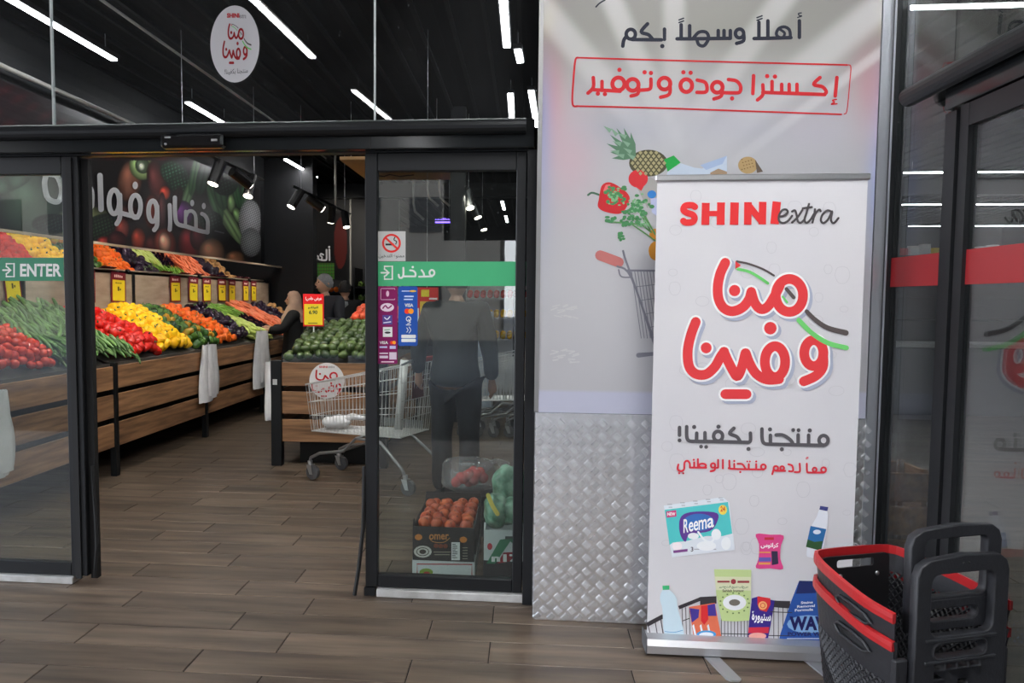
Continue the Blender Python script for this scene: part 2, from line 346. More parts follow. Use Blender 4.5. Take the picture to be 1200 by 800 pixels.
# header: rounded cover tube over a box
hd=empty('trim_door_header',kind='structure')
MB().tube([(-4.9,D-.1,2.312),(-.012,D-.1,2.312)],.037,16).build('cover_tube',black_al,hd,smooth=False)
bx('header_box',black_al2,-4.9,.03,D-.09,D+.05,2.215,2.349,hd,.004)
bx('header_seam',rubber,-.758,-.753,D-.0915,D-.08,2.217,2.28,hd)
se=empty('door_sensor','black infrared motion sensor on the door header above the opening','sensor',loc=(-1.6,D-.16,2.245))
MB().box(-.155,.155,-.03,.028,-.033,.033,.012).build('housing',mat('black_gloss_plastic',RGB(12,12,14),.2),se)
MB().box(-.13,-.1,-.0315,-.029,.012,.02).box(.1,.13,-.0315,-.029,-.004,.006).build('marking',flat(150,150,150),se)
MB().ball(-.125,-.03,-.015,.006).build('lens',alu,se,smooth=True)
def leaf(name,x0,x1,sw,y,z0,z1,railb,m_gl,frame=black_al,rail_t=.09):
    o=empty(name,kind='structure')
    bx('stile',frame,x0,x0+sw[0],y-.025,y+.025,z0,z1,o,.004); bx('stile',frame,x1-sw[1],x1,y-.025,y+.025,z0,z1,o,.004)
    bx('rail',frame,x0+sw[0],x1-sw[1],y-.024,y+.024,z1-rail_t,z1,o,.004); bx('rail',frame,x0+sw[0],x1-sw[1],y-.024,y+.024,z0,z0+railb,o,.004)
    bx('pane',m_gl,x0+sw[0],x1-sw[1],y-.004,y+.004,z0+railb,z1-rail_t,o); return o
d1=leaf('door_1',-4.2,-2.27,(.05,.09),D,.04,2.21,.065,glass)
bx('brush_strip',rubber,-2.27,-2.235,D+.005,D+.04,.02,2.2,d1)
bx('brush_strip',rubber,-2.33,-2.3,D-.035,D-.026,.03,2.2,d1)
MB().tube([(-2.245,D,.62),(-2.225,D-.01,.35),(-2.222,D-.01,.2),(-2.245,D,.03)],.012,6).build('draught_seal',rubber,d1)
d2=leaf('door_2',-.795,-.005,(.062,.05),D,.045,2.21,.064,glass)
MB().tube([(-.80,D-.02,.66),(-.805,D-.03,.35),(-.825,D-.04,.15),(-.845,D-.05,.01)],.011,6).build('draught_seal',rubber,d2)
bx('guide_rail',black_al,-4.9,.03,D-.03,D+.03,2.2105,2.2149,hd)
th=empty('trim_threshold',kind='structure')
bx('sill_strip',alu_w,-4.2,-2.345,D-.045,D+.02,0.001,.037,th,.003); bx('sill_strip',alu_w,-.735,.04,D-.045,D+.02,0.001,.04,th,.003)
bx('trim_jamb',black_al,-.003,.045,D-.06,D+.06,0,2.21,kind='structure')
MB().box(-.8,-.745,D-.03,D+.03,0.001,.043).build('stile_foot',black_al,d2)
# green entry bands and stickers on the glass
green=mat('entry_band_green',RGB(66,176,120,1.1),.5); green2=mat('entry_band_green_left',RGB(40,128,94,1.1),.5)
white_ink=flat(235,238,235,1.0)
G=lambda e:(lambda px,py:aty(px,py,D,.006+e))
o=Ink(G(0)).rect(-60,302,75.5,329).build('entry_band',green2,d1,'green band with a door-arrow symbol and ENTER')
text('lettering','ENTER',white_ink,d1,G(.0006),24.5,309,73,324,.03)
def door_arrow(par,x,y,s,G_):
    k=Ink(G_); w_=1.9*s
    k.line([(x+4*s,y-4*s),(x+4*s,y-7.5*s),(x+13*s,y-7.5*s),(x+13*s,y+7.5*s),(x+4*s,y+7.5*s),(x+4*s,y+4*s)],w_,sm=False)
    k.line([(x,y),(x+9*s,y)],w_); k.line([(x+5.5*s,y-3.2*s),(x+9*s,y),(x+5.5*s,y+3.2*s)],w_,sm=False); k.build('door_arrow_symbol',white_ink,par)
door_arrow(d1,4.5,316.5,1,G(.0006))
Ink(G(0)).rect(442.5,306.5,627,335).build('entry_band',green,d2,'bright green band with Arabic entrance lettering')
door_arrow(d2,447,319.5,1,G(.0006))
k=Ink(G(.0006),440,300,12)
k.line(ring(797,235,34,40,18),26).line([(797,285),(615,290)],26).line([(652,198),(680,240),(687,285)],26).line([(490,200),(535,208),(565,240),(562,285)],26).line([(562,285),(395,285)],26).dot(527,155,16).line([(395,165),(395,265),(372,305),(340,300),(330,262)],26)
k.build('lettering',white_ink,d2)
# round window sticker
def logo(par,G_,ox,oy,sc,sh=True,red=(214,62,66),wd=48,tagp='',k=1.25):
    """two-line red brush lettering with white edge, grey shadow and a small flag ribbon"""
    P1=[[(335,75),(310,130),(298,195),(303,255),(328,298),(370,314),(420,295),(452,255),(463,218)],[(463,218),(480,272),(510,303),(545,290),(580,235),(605,185)],ring(651,236,67,81,24)]
    P2=[[(190,366),(166,430),(150,510),(157,585),(190,622),(240,624),(283,588),(312,538),(330,513)],[(328,513),(350,562),(378,615),(396,633),(416,590),(434,520)],[(436,520),(455,570),(488,622),(540,650),(600,648)],ring(580,562,50,76,24),ring(771,520,47,64,24),[(817,530),(815,590),(780,632),(722,659)],[(335,722),(440,722)]]
    dots=[(381,212,28),(241,494,27),(557,397,31)]
    def lay(w_,dx,dy,e,m,nm):
        q=Ink(G_(e),ox+dx/sc,oy+dy/sc,sc)
        for p in P1+P2: q.line(p,w_)
        for x,y,r in dots: q.dot(x,y,r+(w_-wd)/2)
        q.build(nm,m,par)
    if sh:
        lay(wd+22,13,13,.0003,flat(160,166,184,k),'letter_shadow'); lay(wd+20,0,0,.0006,flat(226,226,226,k),'letter_edge')
    q=Ink(G_(.0008),ox,oy,sc); q.line([(392,68),(450,80),(520,106),(575,138)],10 if sh else 12).line([(736,314),(780,357),(840,396),(930,420)],20,w2=27); q.build('ribbon_black',flat(84,76,76,k),par)
    q=Ink(G_(.0008),ox,oy,sc); q.line([(397,106),(450,118),(500,145),(545,176)],14); q.build('ribbon_green',flat(108,196,108,k),par)
    lay(wd,0,0,.0012,flat(*red,k),'red_lettering')
    q=Ink(G_(.0016),ox,oy,sc); q.line([(697,357),(760,420),(840,470),(932,494)],24); q.line([(618,242),(640,270)],10); q.build('ribbon_green',flat(108,196,108,k),par)
    q=Ink(G_(.0016),ox,oy,sc); q.line([(636,204),(672,246)],18); q.build('ribbon_black',flat(84,76,76,k),par)
    Ink(G_(.0012),ox,oy,sc).poly([(385,66),(412,88),(385,106)]).build('ribbon_red',flat(214,62,66,k),par)
def shini(par,G_,ox,oy,sc,k=1.25,red=(214,52,54)):
    q=Ink(G_(.0008),ox,oy,sc); H=lambda p,w_:q.line(p,w_,sm=False,cap=False)
    for p,w_ in (([(256,97),(252,237)],50),([(353,94),(350,237)],50),([(256,165),(352,165)],34),([(440,94),(436,237)],54),([(525,92),(523,237)],48),([(619,90),(616,234)],48),([(530,114),(612,216)],42),([(709,89),(694,232)],54)): H(p,w_)
    for x,y in ((236,102),(276,102),(233,232),(272,232),(333,99),(373,99),(330,232),(370,232)): q.dot(x,y,6)
    q.line([(186,122),(165,112),(125,116),(113,142),(135,160),(170,172),(184,195),(170,218),(130,222),(112,212)],42,cap=True)
    q.build('red_lettering',flat(*red,k),par)
    q=Ink(G_(.0016),ox,oy,sc)
    for p in ([(724,184),(752,180),(778,158),(768,140),(742,145),(722,180),(724,212),(748,226),(780,212),(806,180)],[(806,152),(824,145),(834,170),(842,212),(860,224),(884,205)],[(872,142),(840,190),(806,222)],[(914,104),(898,160),(885,204),(898,224),(922,206),(944,170)],[(874,132),(932,124)],[(952,138),(946,180),(936,222)],[(944,190),(960,158),(980,140),(988,150)],[(1056,152),(1030,146),(1000,172),(990,208),(1006,226),(1036,202),(1062,150),(1054,206),(1072,226),(1102,194)]): q.line(p,14)
    q.build('grey_script',flat(74,70,72,k),par)
def round_sticker(name,label,cx,cy,rx,ry,G_,lox,loy,lsc,par=None,bottom=True,loc=None):
    o=empty(name,label,'sticker',group=None)
    if par: o.parent=par
    Ink(G_(0)).dot(cx,cy,rx,ry,48).build('disc',flat(206,204,208,1.0),o)
    return o
st=round_sticker('round_sticker','white round logo sticker on the glass high above the door opening',275.8,52,28.7,45,G,0,0,1)
logo(st,lambda e:(lambda px,py:G(e)(276+(px-276)*.603,py)),242.4,24,14.4,False,(150,30,36),42,k=1.0)
text('grey_script','extra',flat(80,80,84),st,lambda x,y:G(.0008)(x,y),281,17.5,289,22)
text('red_lettering','SHINI',flat(170,30,36),st,lambda x,y:G(.0008)(x,y),266.5,16,281,21.5,.05)
text('grey_lettering',ar('منتجنا بكفينا!'),flat(70,66,72),st,lambda x,y:G(.0008)(x,y+ (275-x)*.06),264,81,291,88,.01)
# no-smoking notice
ns=empty('no_smoking_notice','white no-smoking notice stuck on the door glass above the green band','sign')
Ink(G(0)).rect(442.5,271,475.5,306).build('card',flat(206,206,204,1.0),ns)
k=Ink(G(.0004)); k.line(ring(459,285,9.8,9.8,28),2.4).line([(452,278.5),(466,291.5)],2.4,sm=False); k.build('ban_ring',flat(214,48,44),ns)
k=Ink(G(.0003)); k.line([(452,286.5),(462,286.5)],2.2,sm=False,cap=False).line([(464,286),(465,283),(462,281),(463,278)],1.2); k.build('cigarette',flat(40,40,40),ns)
text('lettering',ar('ممنوع التدخين'),flat(40,40,40),ns,G(.0004),444,297.5,474,303.5,.01)
# payment stickers
pp=empty('payment_sticker','tall purple payment-card sticker on the door glass under the green band','sticker')
Ink(G(0)).poly(rrect(442.5,335.5,466,426,1.5)).build('card',flat(132,28,92,1.1),pp)
k=Ink(G(.0004)); k.line(rrect(446.5,338,463,351,1),.7,sm=False); k.dot(454.5,344,1.8,3.5); k.build('emblem',flat(214,170,196),pp)
Ink(G(.0004)).dot(454,360,8,5).build('emblem',flat(220,200,214),pp); Ink(G(.0008)).line([(449,361),(452,358),(455,361),(459,358)],1.6).build('emblem',flat(132,28,92),pp)
Ink(G(.0004)).rect(448.5,369,460,380).build('emblem',flat(86,70,140),pp); k=Ink(G(.0008)); k.line([(451,372),(454,374),(457,371)],1.3).line([(450,378),(458,377)],1.2); k.build('emblem',flat(225,225,235),pp)
Ink(G(.0004)).rect(449,383,460,394.5).build('emblem',flat(220,222,220),pp); k=Ink(G(.0008)); k.dot(454.5,389.5,3.6,1.3); k.build('emblem',flat(60,60,60),pp); Ink(G(.0009)).line([(451,386.5),(457,386)],.8).build('emblem',flat(30,140,80),pp)
text('lettering','VISA',white_ink,pp,G(.0004),445,399.5,455,403,.03)
Ink(G(.0004)).dot(459.4,401.2,2.1).build('emblem',flat(224,60,30),pp); Ink(G(.0006)).dot(462.2,401.2,2.1).build('emblem',flat(240,150,40),pp)
Ink(G(.0004)).rect(445,405.5,454,407.5).rect(457,405,464,408.5).build('emblem',flat(190,190,225),pp)
k=Ink(G(.0004)); k.rect(445,413,455,414.5).rect(445,416.5,455,419.5).rect(456.5,412.5,465,421); k.build('emblem',flat(205,190,205),pp)
k=Ink(G(.0004)); k.rect(447,423,462,424.3); k.build('emblem',flat(225,200,214),pp)
pb=empty('payment_sticker','blue payment-card sticker on the door glass, right of the purple one','sticker')
Ink(G(0)).poly(rrect(467,335.5,489.5,405,2)).build('card',flat(38,84,170,1.1),pb)
k=Ink(G(.0004)); k.rect(471,340.5,480,341.5).rect(474,346.5,485,348).rect(473.5,350,484,351.3); k.build('lettering',flat(200,215,235),pb); Ink(G(.0004)).dot(484,341,4.2,1.1).build('emblem',flat(230,180,60),pb)
text('lettering','VISA',white_ink,pb,G(.0004),474.5,355.5,484.5,359.5,.03)
Ink(G(.0004)).dot(477.3,364.5,3.2).build('emblem',flat(224,60,30),pb); Ink(G(.0006)).dot(481.8,364.5,3.2).build('emblem',flat(240,150,40),pb)
k=Ink(G(.0004)); k.line(ring(479,373.5,2.6,2.6,14),1).line([(479,374),(481,377.5),(478,379)],1).rect(476,380,482,381).line([(477,384),(478.4,386.5),(477,389)],.9).line([(479.6,383),(481.6,386.5),(479.6,390)],.9); k.poly(rrect(470.5,392,487.5,396,1)).poly(rrect(470.5,396.8,487.5,400.5,1)); k.build('emblem',white_ink,pb)
# ================================================================= PILLAR WITH POSTER AND TREAD PLATE
Yp=3.5; XL,XR=.055,1.55
pil=empty('trim_entrance_pillar',kind='structure')
bx('core',black_al,XL+.004,XR-.004,Yp+.004,D+.1,0,CEIL_Z,pil)
bx('edge_strip',mat('grey_edge_strip',RGB(150,150,150),.4,.5),XL-.014,XL+.006,Yp-.006,Yp+.014,.985,CEIL_Z,pil); 
tread=mat('tread_plate',RGB(240,241,243),.24,.8,col2=RGB(228,229,231),scale=5)
mb=MB().box(XL-.004,XR,Yp-.003,Yp+.003,.004,.98); mb.box(XL-.006,XL-.001,Yp+.003,D-.06,.004,.98)
mb.build('tread_plate',tread,pil)
mb=MB(); s=.0322
def bars(cx,cz,sg,put):
    for q in range(-2,3):
        ox=q*.0072*.707; 
        c=Vector((cx+ox,cz-sg*ox)); dx,dz=.0135*.707,sg*.0135*.707; wx,wz=-.0022*.707*sg,.0022*.707
        put((c.x-dx-wx,c.y-dz-wz),(c.x+dx-wx,c.y+dz-wz),(c.x+dx+wx,c.y+dz+wz),(c.x-dx+wx,c.y-dz+wz))
def put_f(*p):
    a=[(x,Yp-.003,z) for x,z in p]; cx=sum(v[0] for v in a)/4; cz=sum(v[2] for v in a)/4
    b=[(cx+(x-cx)*.7,Yp-.008,cz+(z-cz)*.7) for x,_,z in a]; mb.add(a+b,[(0,1,5,4),(1,2,6,5),(2,3,7,6),(3,0,4,7),(4,5,6,7)])
def put_s(*p):
    a=[(XL-.006,Yp+.13+ (x-.1),z) for x,z in p]; b=[(XL-.0082,y,z) for _,y,z in a]; mb.add(a+b,[(0,1,5,4),(1,2,6,5),(2,3,7,6),(3,0,4,7),(4,5,6,7)])
for i in range(48):
    for j in range(31):
        if (i+j)%2==0:
            x=XL+.012+s*i; z=.02+s*j*.98
            if x<XR-.01 and z<.965: bars(x,z,1 if i%2 else -1,put_f)
for i in range(6):
    for j in range(31):
        if (i+j)%2==0: bars(.0+s*i,.02+s*j*.98,1 if i%2 else -1,put_s)
mb.build('tread_ridges',tread,pil,kind='stuff')
# printed poster, upper part: a blurred supermarket aisle
poster=vcmat('poster_print',.45,.35)
LN=[((620,-10),(770,170),26,30),((700,-40),(790,170),22,34),((790,-60),(790,150),22,30),((960,-60),(800,160),24,30),((1030,10),(830,170),30,34),((1060,40),(860,190),10,14)]
BL=[(640,60,18,60,(190,120,126),.55),(648,120,14,60,(206,140,150),.5),(636,160,12,110,(140,154,200),.7),(670,190,30,60,(200,160,172),.6),(1020,90,24,60,(196,124,132),.5),(1040,150,14,90,(180,150,200),.6),(1030,230,14,70,(150,165,214),.7),(740,150,50,22,(150,152,166),.6),(860,145,60,24,(160,160,172),.6),(960,150,40,30,(176,170,182),.5),(790,34,330,44,(140,138,130),.75),(700,330,90,120,(196,195,198),.6),(642,20,10,20,(190,176,120),.5),(1040,15,12,30,(180,170,120),.5),(1045,400,16,120,(176,180,206),.6)]
def aisle(x,y):
    c=[176,176,180]
    if y<150:
        t=max(0,1-y/150); c=[c[0]*(1-.16*t),c[1]*(1-.165*t),c[2]*(1-.2*t)]
    for X_,Y_,sx,sy,cc,a in BL:
        g=a*math.exp(-((x-X_)/sx)**2-((y-Y_)/sy)**2); c=[c[i]*(1-g)+cc[i]*g for i in range(3)]
    for a,b,w0,w1 in LN:
        dx,dy=b[0]-a[0],b[1]-a[1]; l=dx*dx+dy*dy; t=max(0,min(1,((x-a[0])*dx+(y-a[1])*dy)/l)); q=math.hypot(x-a[0]-t*dx,y-a[1]-t*dy)
        g=.75*(1-t*.85)*math.exp(-(q/(w0*.62))**4); c=[c[i]*(1-g)+(214,214,214)[i]*g for i in range(3)]
    if y>458: c=[184,186,204]
    return (c[0],c[1],c[2],1.08)
painted('poster_sheet',poster,pil,(120,180),lambda u,v:Vector((XL+.006+(XR-XL-.05)*u,Yp-.0035,.982+(CEIL_Z-.985)*v)),aisle)
bx('edge_strip',mat('silver_edge_strip',RGB(170,174,180),.35,.6),XR-.04,XR+.004,Yp-.006,Yp+.006,.0,CEIL_Z,pil)
W=lambda e:(lambda px,py:aty(px,py,Yp,.0045+e))
ink=flat(44,46,58,1.15)
k=Ink(W(0),660,0,3.529); L=lambda *p:k.line(list(p),15)
k.line(ring(279,143,19,20,16),15); L((262,150),(250,168),(246,192)); L((285,165),(405,166)); L((348,100),(322,133),(352,145),(370,165)); k.line([(400,166),(418,164),(418,122)],15,sm=False); k.dot(409,192,9)
L((487,104),(487,160)); L((470,162),(522,162)); L((522,108),(522,162)); k.line([(478,84),(497,77)],6).line([(478,95),(497,88)],6)
k.line([(535,162),(560,135),(590,135),(600,160),(582,190),(560,186),(552,165)],14); L((522,162),(690,160))
for x in (640,664,690): L((x,128),(x,158))
k.line(ring(728,140,17,18,16),15); L((745,142),(744,170),(716,181))
L((808,94),(808,160)); L((788,161),(845,160)); L((845,88),(845,160)); k.line([(800,75),(821,67)],6).line([(800,86),(821,78)],6)
k.line([(936,157),(895,157),(880,142),(890,120),(914,113),(934,126),(938,156)],13).line([(893,122),(914,138),(908,156)],11); L((845,160),(940,157)); L((975,88),(975,156)); k.line([(983,55),(971,58),(975,66),(985,68),(968,74)],5)
k.build('black_lettering',ink,pil,'black Arabic welcome line of the poster')
k=Ink(W(0),660,0,3.529); w_=17
L((124,322),(124,362),(102,386)); L((124,372),(235,378)); L((160,338),(160,375)); k.dot(143,388,9).dot(172,390,9); k.line(ring(228,348,25,26,18),w_).dot(232,290,9)
k.line(ring(287,352,24,24,18),w_); L((311,355),(308,388),(280,398)); L((315,374),(355,370),(362,355),(362,328)); k.dot(336,300,9).dot(362,303,9)
k.line(ring(418,347,24,24,18),w_); L((441,350),(438,390),(402,403))
k.line(ring(508,355,24,26,18),w_).dot(496,300,9).dot(526,302,9); L((553,332),(586,342),(594,368),(586,382),(552,383))
k.line(ring(636,362,22,22,18),w_); L((657,366),(652,398),(622,410)); L((682,330),(715,336),(732,358),(728,382),(700,385),(655,384)); k.dot(697,408,9)
L((786,314),(783,388)); L((824,352),(824,392),(802,414)); L((824,383),(1080,392)); L((862,338),(862,384)); k.dot(842,316,9).dot(874,318,9)
for x in (902,933,965): L((x,350),(x,386))
L((1060,322),(1034,350),(1070,360),(1086,380),(1078,392)); L((1130,322),(1123,398)); k.line([(1128,412),(1112,416),(1120,424),(1106,432),(1130,430)],6)
k.line([(62,240),(400,250),(700,258),(1172,270)],7).line([(1172,270),(1187,276),(1184,330),(1172,455),(1160,472)],4).line([(1148,474),(800,462),(400,448),(60,440)],7).line([(60,440),(38,430),(42,330),(50,250),(62,240)],8)
k.build('red_lettering',flat(196,44,50,1.15),pil,'red stamp-framed Arabic slogan of the poster')
Ink(W(0),660,0,3.529).line([(135,30),(150,15),(172,2)],6).build('pen_stroke',ink,pil)
# fruit, vegetables and trolley printed on the poster (survey window 680,130 at 4.209)
def I(e=0): return Ink(W(e),680,130,4.209)
gl1,gl2=flat(86,120,96,1.2),flat(120,152,128,1.2)
k=I(.0004)
for a,l in ((205,150),(222,160),(190,120),(238,165),(250,150),(175,110),(262,120),(215,120)):
    bx_,by_=265,225; x=bx_+l*math.cos(R(a)); y=by_+l*math.sin(R(a)); t=R(a+90); k.poly([(bx_+9*math.cos(t),by_+9*math.sin(t)),((bx_+x)/2+15*math.cos(t),(by_+y)/2+15*math.sin(t)),(x,y),((bx_+x)/2-13*math.cos(t),(by_+y)/2-13*math.sin(t)),(bx_-9*math.cos(t),by_-9*math.sin(t))])
k.build('printed_pineapple_crown',gl1,pil)
k=I(.0008)
for cx,cy,a in ((225,130,205),(200,165,200),(240,170,215),(190,205,190),(250,205,210),(215,225,195),(150,100,215),(180,120,230),(265,235,215)):
    l=45; t=R(a+90); x,y=cx+l*math.cos(R(a)),cy+l*math.sin(R(a)); k.poly([(cx+11*math.cos(t),cy+11*math.sin(t)),(x,y),(cx-11*math.cos(t),cy-11*math.sin(t))])
k.build('printed_pineapple_leaves',gl2,pil)
I(.0004).dot(335,258,95,66,28).build('printed_pineapple',flat(78,76,58,1.2),pil)
k=I(.0010)
for i in range(-5,6):
    for j in range(-4,5):
        x=335+i*26+(13 if j%2 else 0); y=258+j*17
        if ((x-335)/92)**2+((y-258)/62)**2<.92: k.poly([(x-10,y),(x,y-11),(x+10,y),(x,y+11)])
k.build('printed_pineapple_eyes',flat(156,148,110,1.2),pil)
I(.0006).poly([(412,240),(460,220),(494,255),(430,300)]).build('printed_cap',flat(38,150,70,1.2),pil)
I(.0004).poly([(430,300),(494,258),(560,280),(600,285),(722,225),(722,310),(425,318)]).build('printed_bag',flat(176,188,202,1.2),pil)
I(.0008).poly([(590,268),(722,222),(700,262),(620,292)]).build('printed_bag_fold',flat(150,168,196,1.2),pil)
I(.0008).poly([(640,305),(680,285),(722,300),(722,312),(640,314)]).build('printed_loaf',flat(150,128,104,1.2),pil)
I(.0004).dot(825,268,48,42,22).build('printed_bread',flat(166,140,98,1.2),pil); k=I(.0008)
for i in range(14): k.dot(795+(i*37%60),240+(i*23%50),4,3,8)
k.build('printed_seed',flat(120,96,62,1.2),pil); I(.0006).poly([(860,240),(900,300),(870,306)]).build('printed_bread_side',flat(92,80,70,1.2),pil)
k=I(.0006); k.dot(285,335,48,44,24).poly([(238,350),(300,395),(330,340),(290,320)]); k.build('printed_tomato',flat(196,50,56,1.2),pil)
I(.0004).poly([(275,370),(345,325),(380,350),(380,420),(330,480)]).build('printed_packet',flat(156,154,150,1.2),pil); I(.0008).dot(352,412,22,20).build('printed_blue_lid',flat(56,122,190,1.2),pil); I(.0006).poly([(345,430),(378,430),(378,520),(352,500)]).build('printed_lilac_packet',flat(170,176,206,1.2),pil)
I(.0006).line([(38,415),(58,404),(95,415)],10).build('printed_pepper_stem',flat(70,100,80,1.2),pil)
I(.0008).poly(smooth([(92,430),(105,370),(140,352),(185,370),(235,410),(240,450),(200,505),(130,500),(88,475)],5,True)[:-1]).build('printed_bell_pepper',flat(190,44,50,1.2),pil)
I(.0010).poly([(112,395),(125,365),(150,362),(130,400)]).build('printed_highlight',flat(214,110,110,1.2),pil)
k=I(.0012); rr=random.Random(3)
for cx,cy,sx,sy,n in ((170,425,48,42,34),(280,470,60,55,40),(240,540,80,30,22),(150,540,30,14,8),(200,620,16,20,8)):
    for i in range(n): k.dot(cx+rr.gauss(0,.5)*sx,cy+rr.gauss(0,.5)*sy,rr.uniform(7,14),rr.uniform(5,10),8)
k.build('printed_parsley',flat(72,130,84,1.2),pil)
k=I(.0014)
for cx,cy,sx,sy,n in ((170,425,48,42,20),(280,470,60,55,26),(300,560,50,30,14)):
    for i in range(n): k.dot(cx+rr.gauss(0,.5)*sx,cy+rr.gauss(0,.5)*sy,rr.uniform(4,9),rr.uniform(3,7),8)
k.build('printed_parsley_light',flat(120,168,124,1.2),pil)
k=I(.0011)
for a in ((255,560,370,640),(230,500,350,600),(300,500,365,600),(320,520,368,610),(130,545,300,560),(280,480,345,590)): k.line([(a[0],a[1]),(a[2],a[3])],7)
k.build('printed_stalks',flat(90,140,84,1.2),pil)
k=I(.0008); k.dot(372,610,32,30).dot(372,690,36,48); k.build('printed_orange',flat(184,124,44,1.2),pil)
def I2(e=0): return Ink(W(e),620,120,2.5)
I2(.0004).line([(208,448),(262,468)],30).build('printed_trolley_grip',flat(182,110,106,1.2),pil)
k=I2(.0006); k.line([(275,435),(282,460),(300,510),(360,680)],6).line([(258,480),(300,515),(370,720)],6).line([(262,490),(270,510),(300,512)],4).line([(285,492),(378,493)],6).line([(320,740),(372,735)],14,w2=10)
for x in range(300,380,9): k.line([(x,495),(x+28,690)],2.2)
for y in (540,580,620,660): k.line([(300+(y-500)*.3,y),(380,y-8)],2)
k.build('printed_trolley',flat(118,118,128,1.2),pil)
k=Ink(W(.0004)); rr=random.Random(5)
for (a,b,c,d,n) in ((644,359,680,373,16),(644,405,680,425,16)):
    for i in range(n):
        x=rr.uniform(a,c-8);y=rr.uniform(b,d); k.line([(x,y),(x+rr.uniform(4,9),y+rr.uniform(-3,2))],rr.uniform(.8,1.8))
k.build('glue_residue',flat(190,190,190,1.15),pil)
# ================================================================= ROLL-UP BANNER
Yb=3.24
bn=empty('rollup_banner','tall white roll-up banner with red Arabic lettering standing before the pillar','banner',loc=(.95,Yb,0))
def PB(o): o.location=o.location-Vector((.95,Yb,0)); return o
B=lambda e:(lambda px,py:aty(px,py,Yb,.003+e)-Vector((.95,Yb,0)))
fab=mat('banner_fabric',RGB(224,223,226),.6,spec=.3,bump=.03,bscale=1.2,col2=RGB(218,217,222),scale=2)
MB().box(-.417,.417,-.001,.002,.05,2.0).build('fabric',fab,bn)
MB().box(-.425,.425,-.012,.012,1.992,2.017,.004).build('top_rail',alu,bn)
cs=MB(); prof=[(-.06,.012),(-.06,.045),(-.045,.068),(-.012,.078),(.03,.076),(.055,.05),(.055,.012)]
cs.prism([(-.425,y,z) for y,z in prof],(.85,0,0)); cs.build('base_cassette',mat('satin_silver',RGB(205,206,210),.3,.75),bn)
MB().box(-.429,-.425,-.062,.057,.008,.08).box(.425,.429,-.062,.057,.008,.08).build('end_cap',mat('grey_plastic',RGB(90,92,95),.5),bn)
MB().tube([(0,.03,.07),(0,.03,1.995)],.008,8).build('pole',alu,bn)
for x in (-.16,.25):
    f_=MB(); pts=[(x-.03,-.035),(x+.03,-.035),(x+.075,-.235),(x+.062,-.25),(x+.03,-.25),(x+.015,-.235)]
    f_.prism([(a,b,.002) for a,b in pts],(0,0,.007)); f_.build('foot',mat('foot_steel',RGB(176,178,182),.4,.6),bn)
logo(bn,B,770,290,4.209)
shini(bn,B,780,220,5.4545)
gi=flat(84,82,86)
k=Ink(B(.0008),780,490,5.714); L=lambda *p:k.line(list(p),24)
L((92,60),(92,112)); k.dot(92,146,13); L((140,55),(141,125),(158,150),(205,153)); L((205,153),(350,155),(550,160)); L((550,160),(566,148),(566,98)); L((207,98),(205,150)); L((262,95),(262,152)); k.line(ring(350,118,30,32,20),24); k.line([(455,65),(427,100),(475,122),(500,158)],24); k.dot(190,57,14).dot(352,55,14).dot(236,188,13).dot(270,190,13).dot(553,204,14)
L((643,70),(645,140),(662,168),(705,172)); L((700,172),(1055,180)); L((700,112),(700,168)); L((738,110),(785,112),(835,145),(852,175)); L((885,110),(885,172)); L((955,112),(955,176)); k.line(ring(1055,146,30,32,20),24); k.dot(697,73,14).dot(776,206,14).dot(852,77,13).dot(888,78,13).dot(963,80,14)
k.build('grey_lettering',gi,bn)
k=Ink(B(.0008),780,490,5.714); L=lambda *p:k.line(list(p),13)
L((84,308),(80,338),(100,352),(122,340),(126,295),(145,283),(160,300),(161,326)); L((161,328),(270,329)); L((190,293),(190,326)); k.dot(90,366,7).dot(117,366,7).dot(187,276,7)
L((215,272),(215,326)); k.line(ring(245,315,24,13,14),13); k.line(ring(316,314,14,15,14),13); L((330,318),(326,344),(300,353)); L((350,277),(350,328)); L((382,277),(382,333))
L((350,328),(338,330)); L((425,282),(427,322),(440,336),(655,341)); L((458,303),(458,336)); k.dot(458,284,7); L((480,303),(512,306),(532,335)); k.dot(498,358,7); L((555,305),(555,338)); L((605,305),(605,338)); k.dot(545,287,6).dot(562,287,6).dot(605,287,7); k.line(ring(653,323,16,16,14),13)
k.line(ring(736,333,15,15,14),13); L((722,338),(712,372)); L((736,349),(798,350)); k.line(ring(778,332,13,13,14),12); L((820,306),(845,316),(850,350),(824,352)); L((895,302),(897,350),(885,358),(862,358))
L((943,302),(945,352),(960,361),(1055,361)); k.line(ring(995,342,13,14,14),12); k.line(ring(1055,343,16,16,14),13); k.line([(938,270),(952,266)],5).line([(938,262),(952,258)],5)
k.build('red_lettering',flat(206,52,66),bn)
# faint doodles printed on the fabric
k=Ink(B(.0002)); rr=random.Random(11)
for i in range(60):
    x=rr.uniform(775,1000); y=rr.uniform(225,720); r=rr.uniform(4,9)
    if rr.random()<.5: k.line(ring(x,y,r,r*rr.uniform(.6,1),12),.7)
    else: k.line([(x-r,y),(x-r*.6,y-r),(x+r*.6,y-r),(x+r,y),(x+r*.5,y+r),(x-r*.5,y+r),(x-r,y)],.7)
    k.k=0
tag(k.build('doodles',flat(190,189,193),bn),kind='stuff')
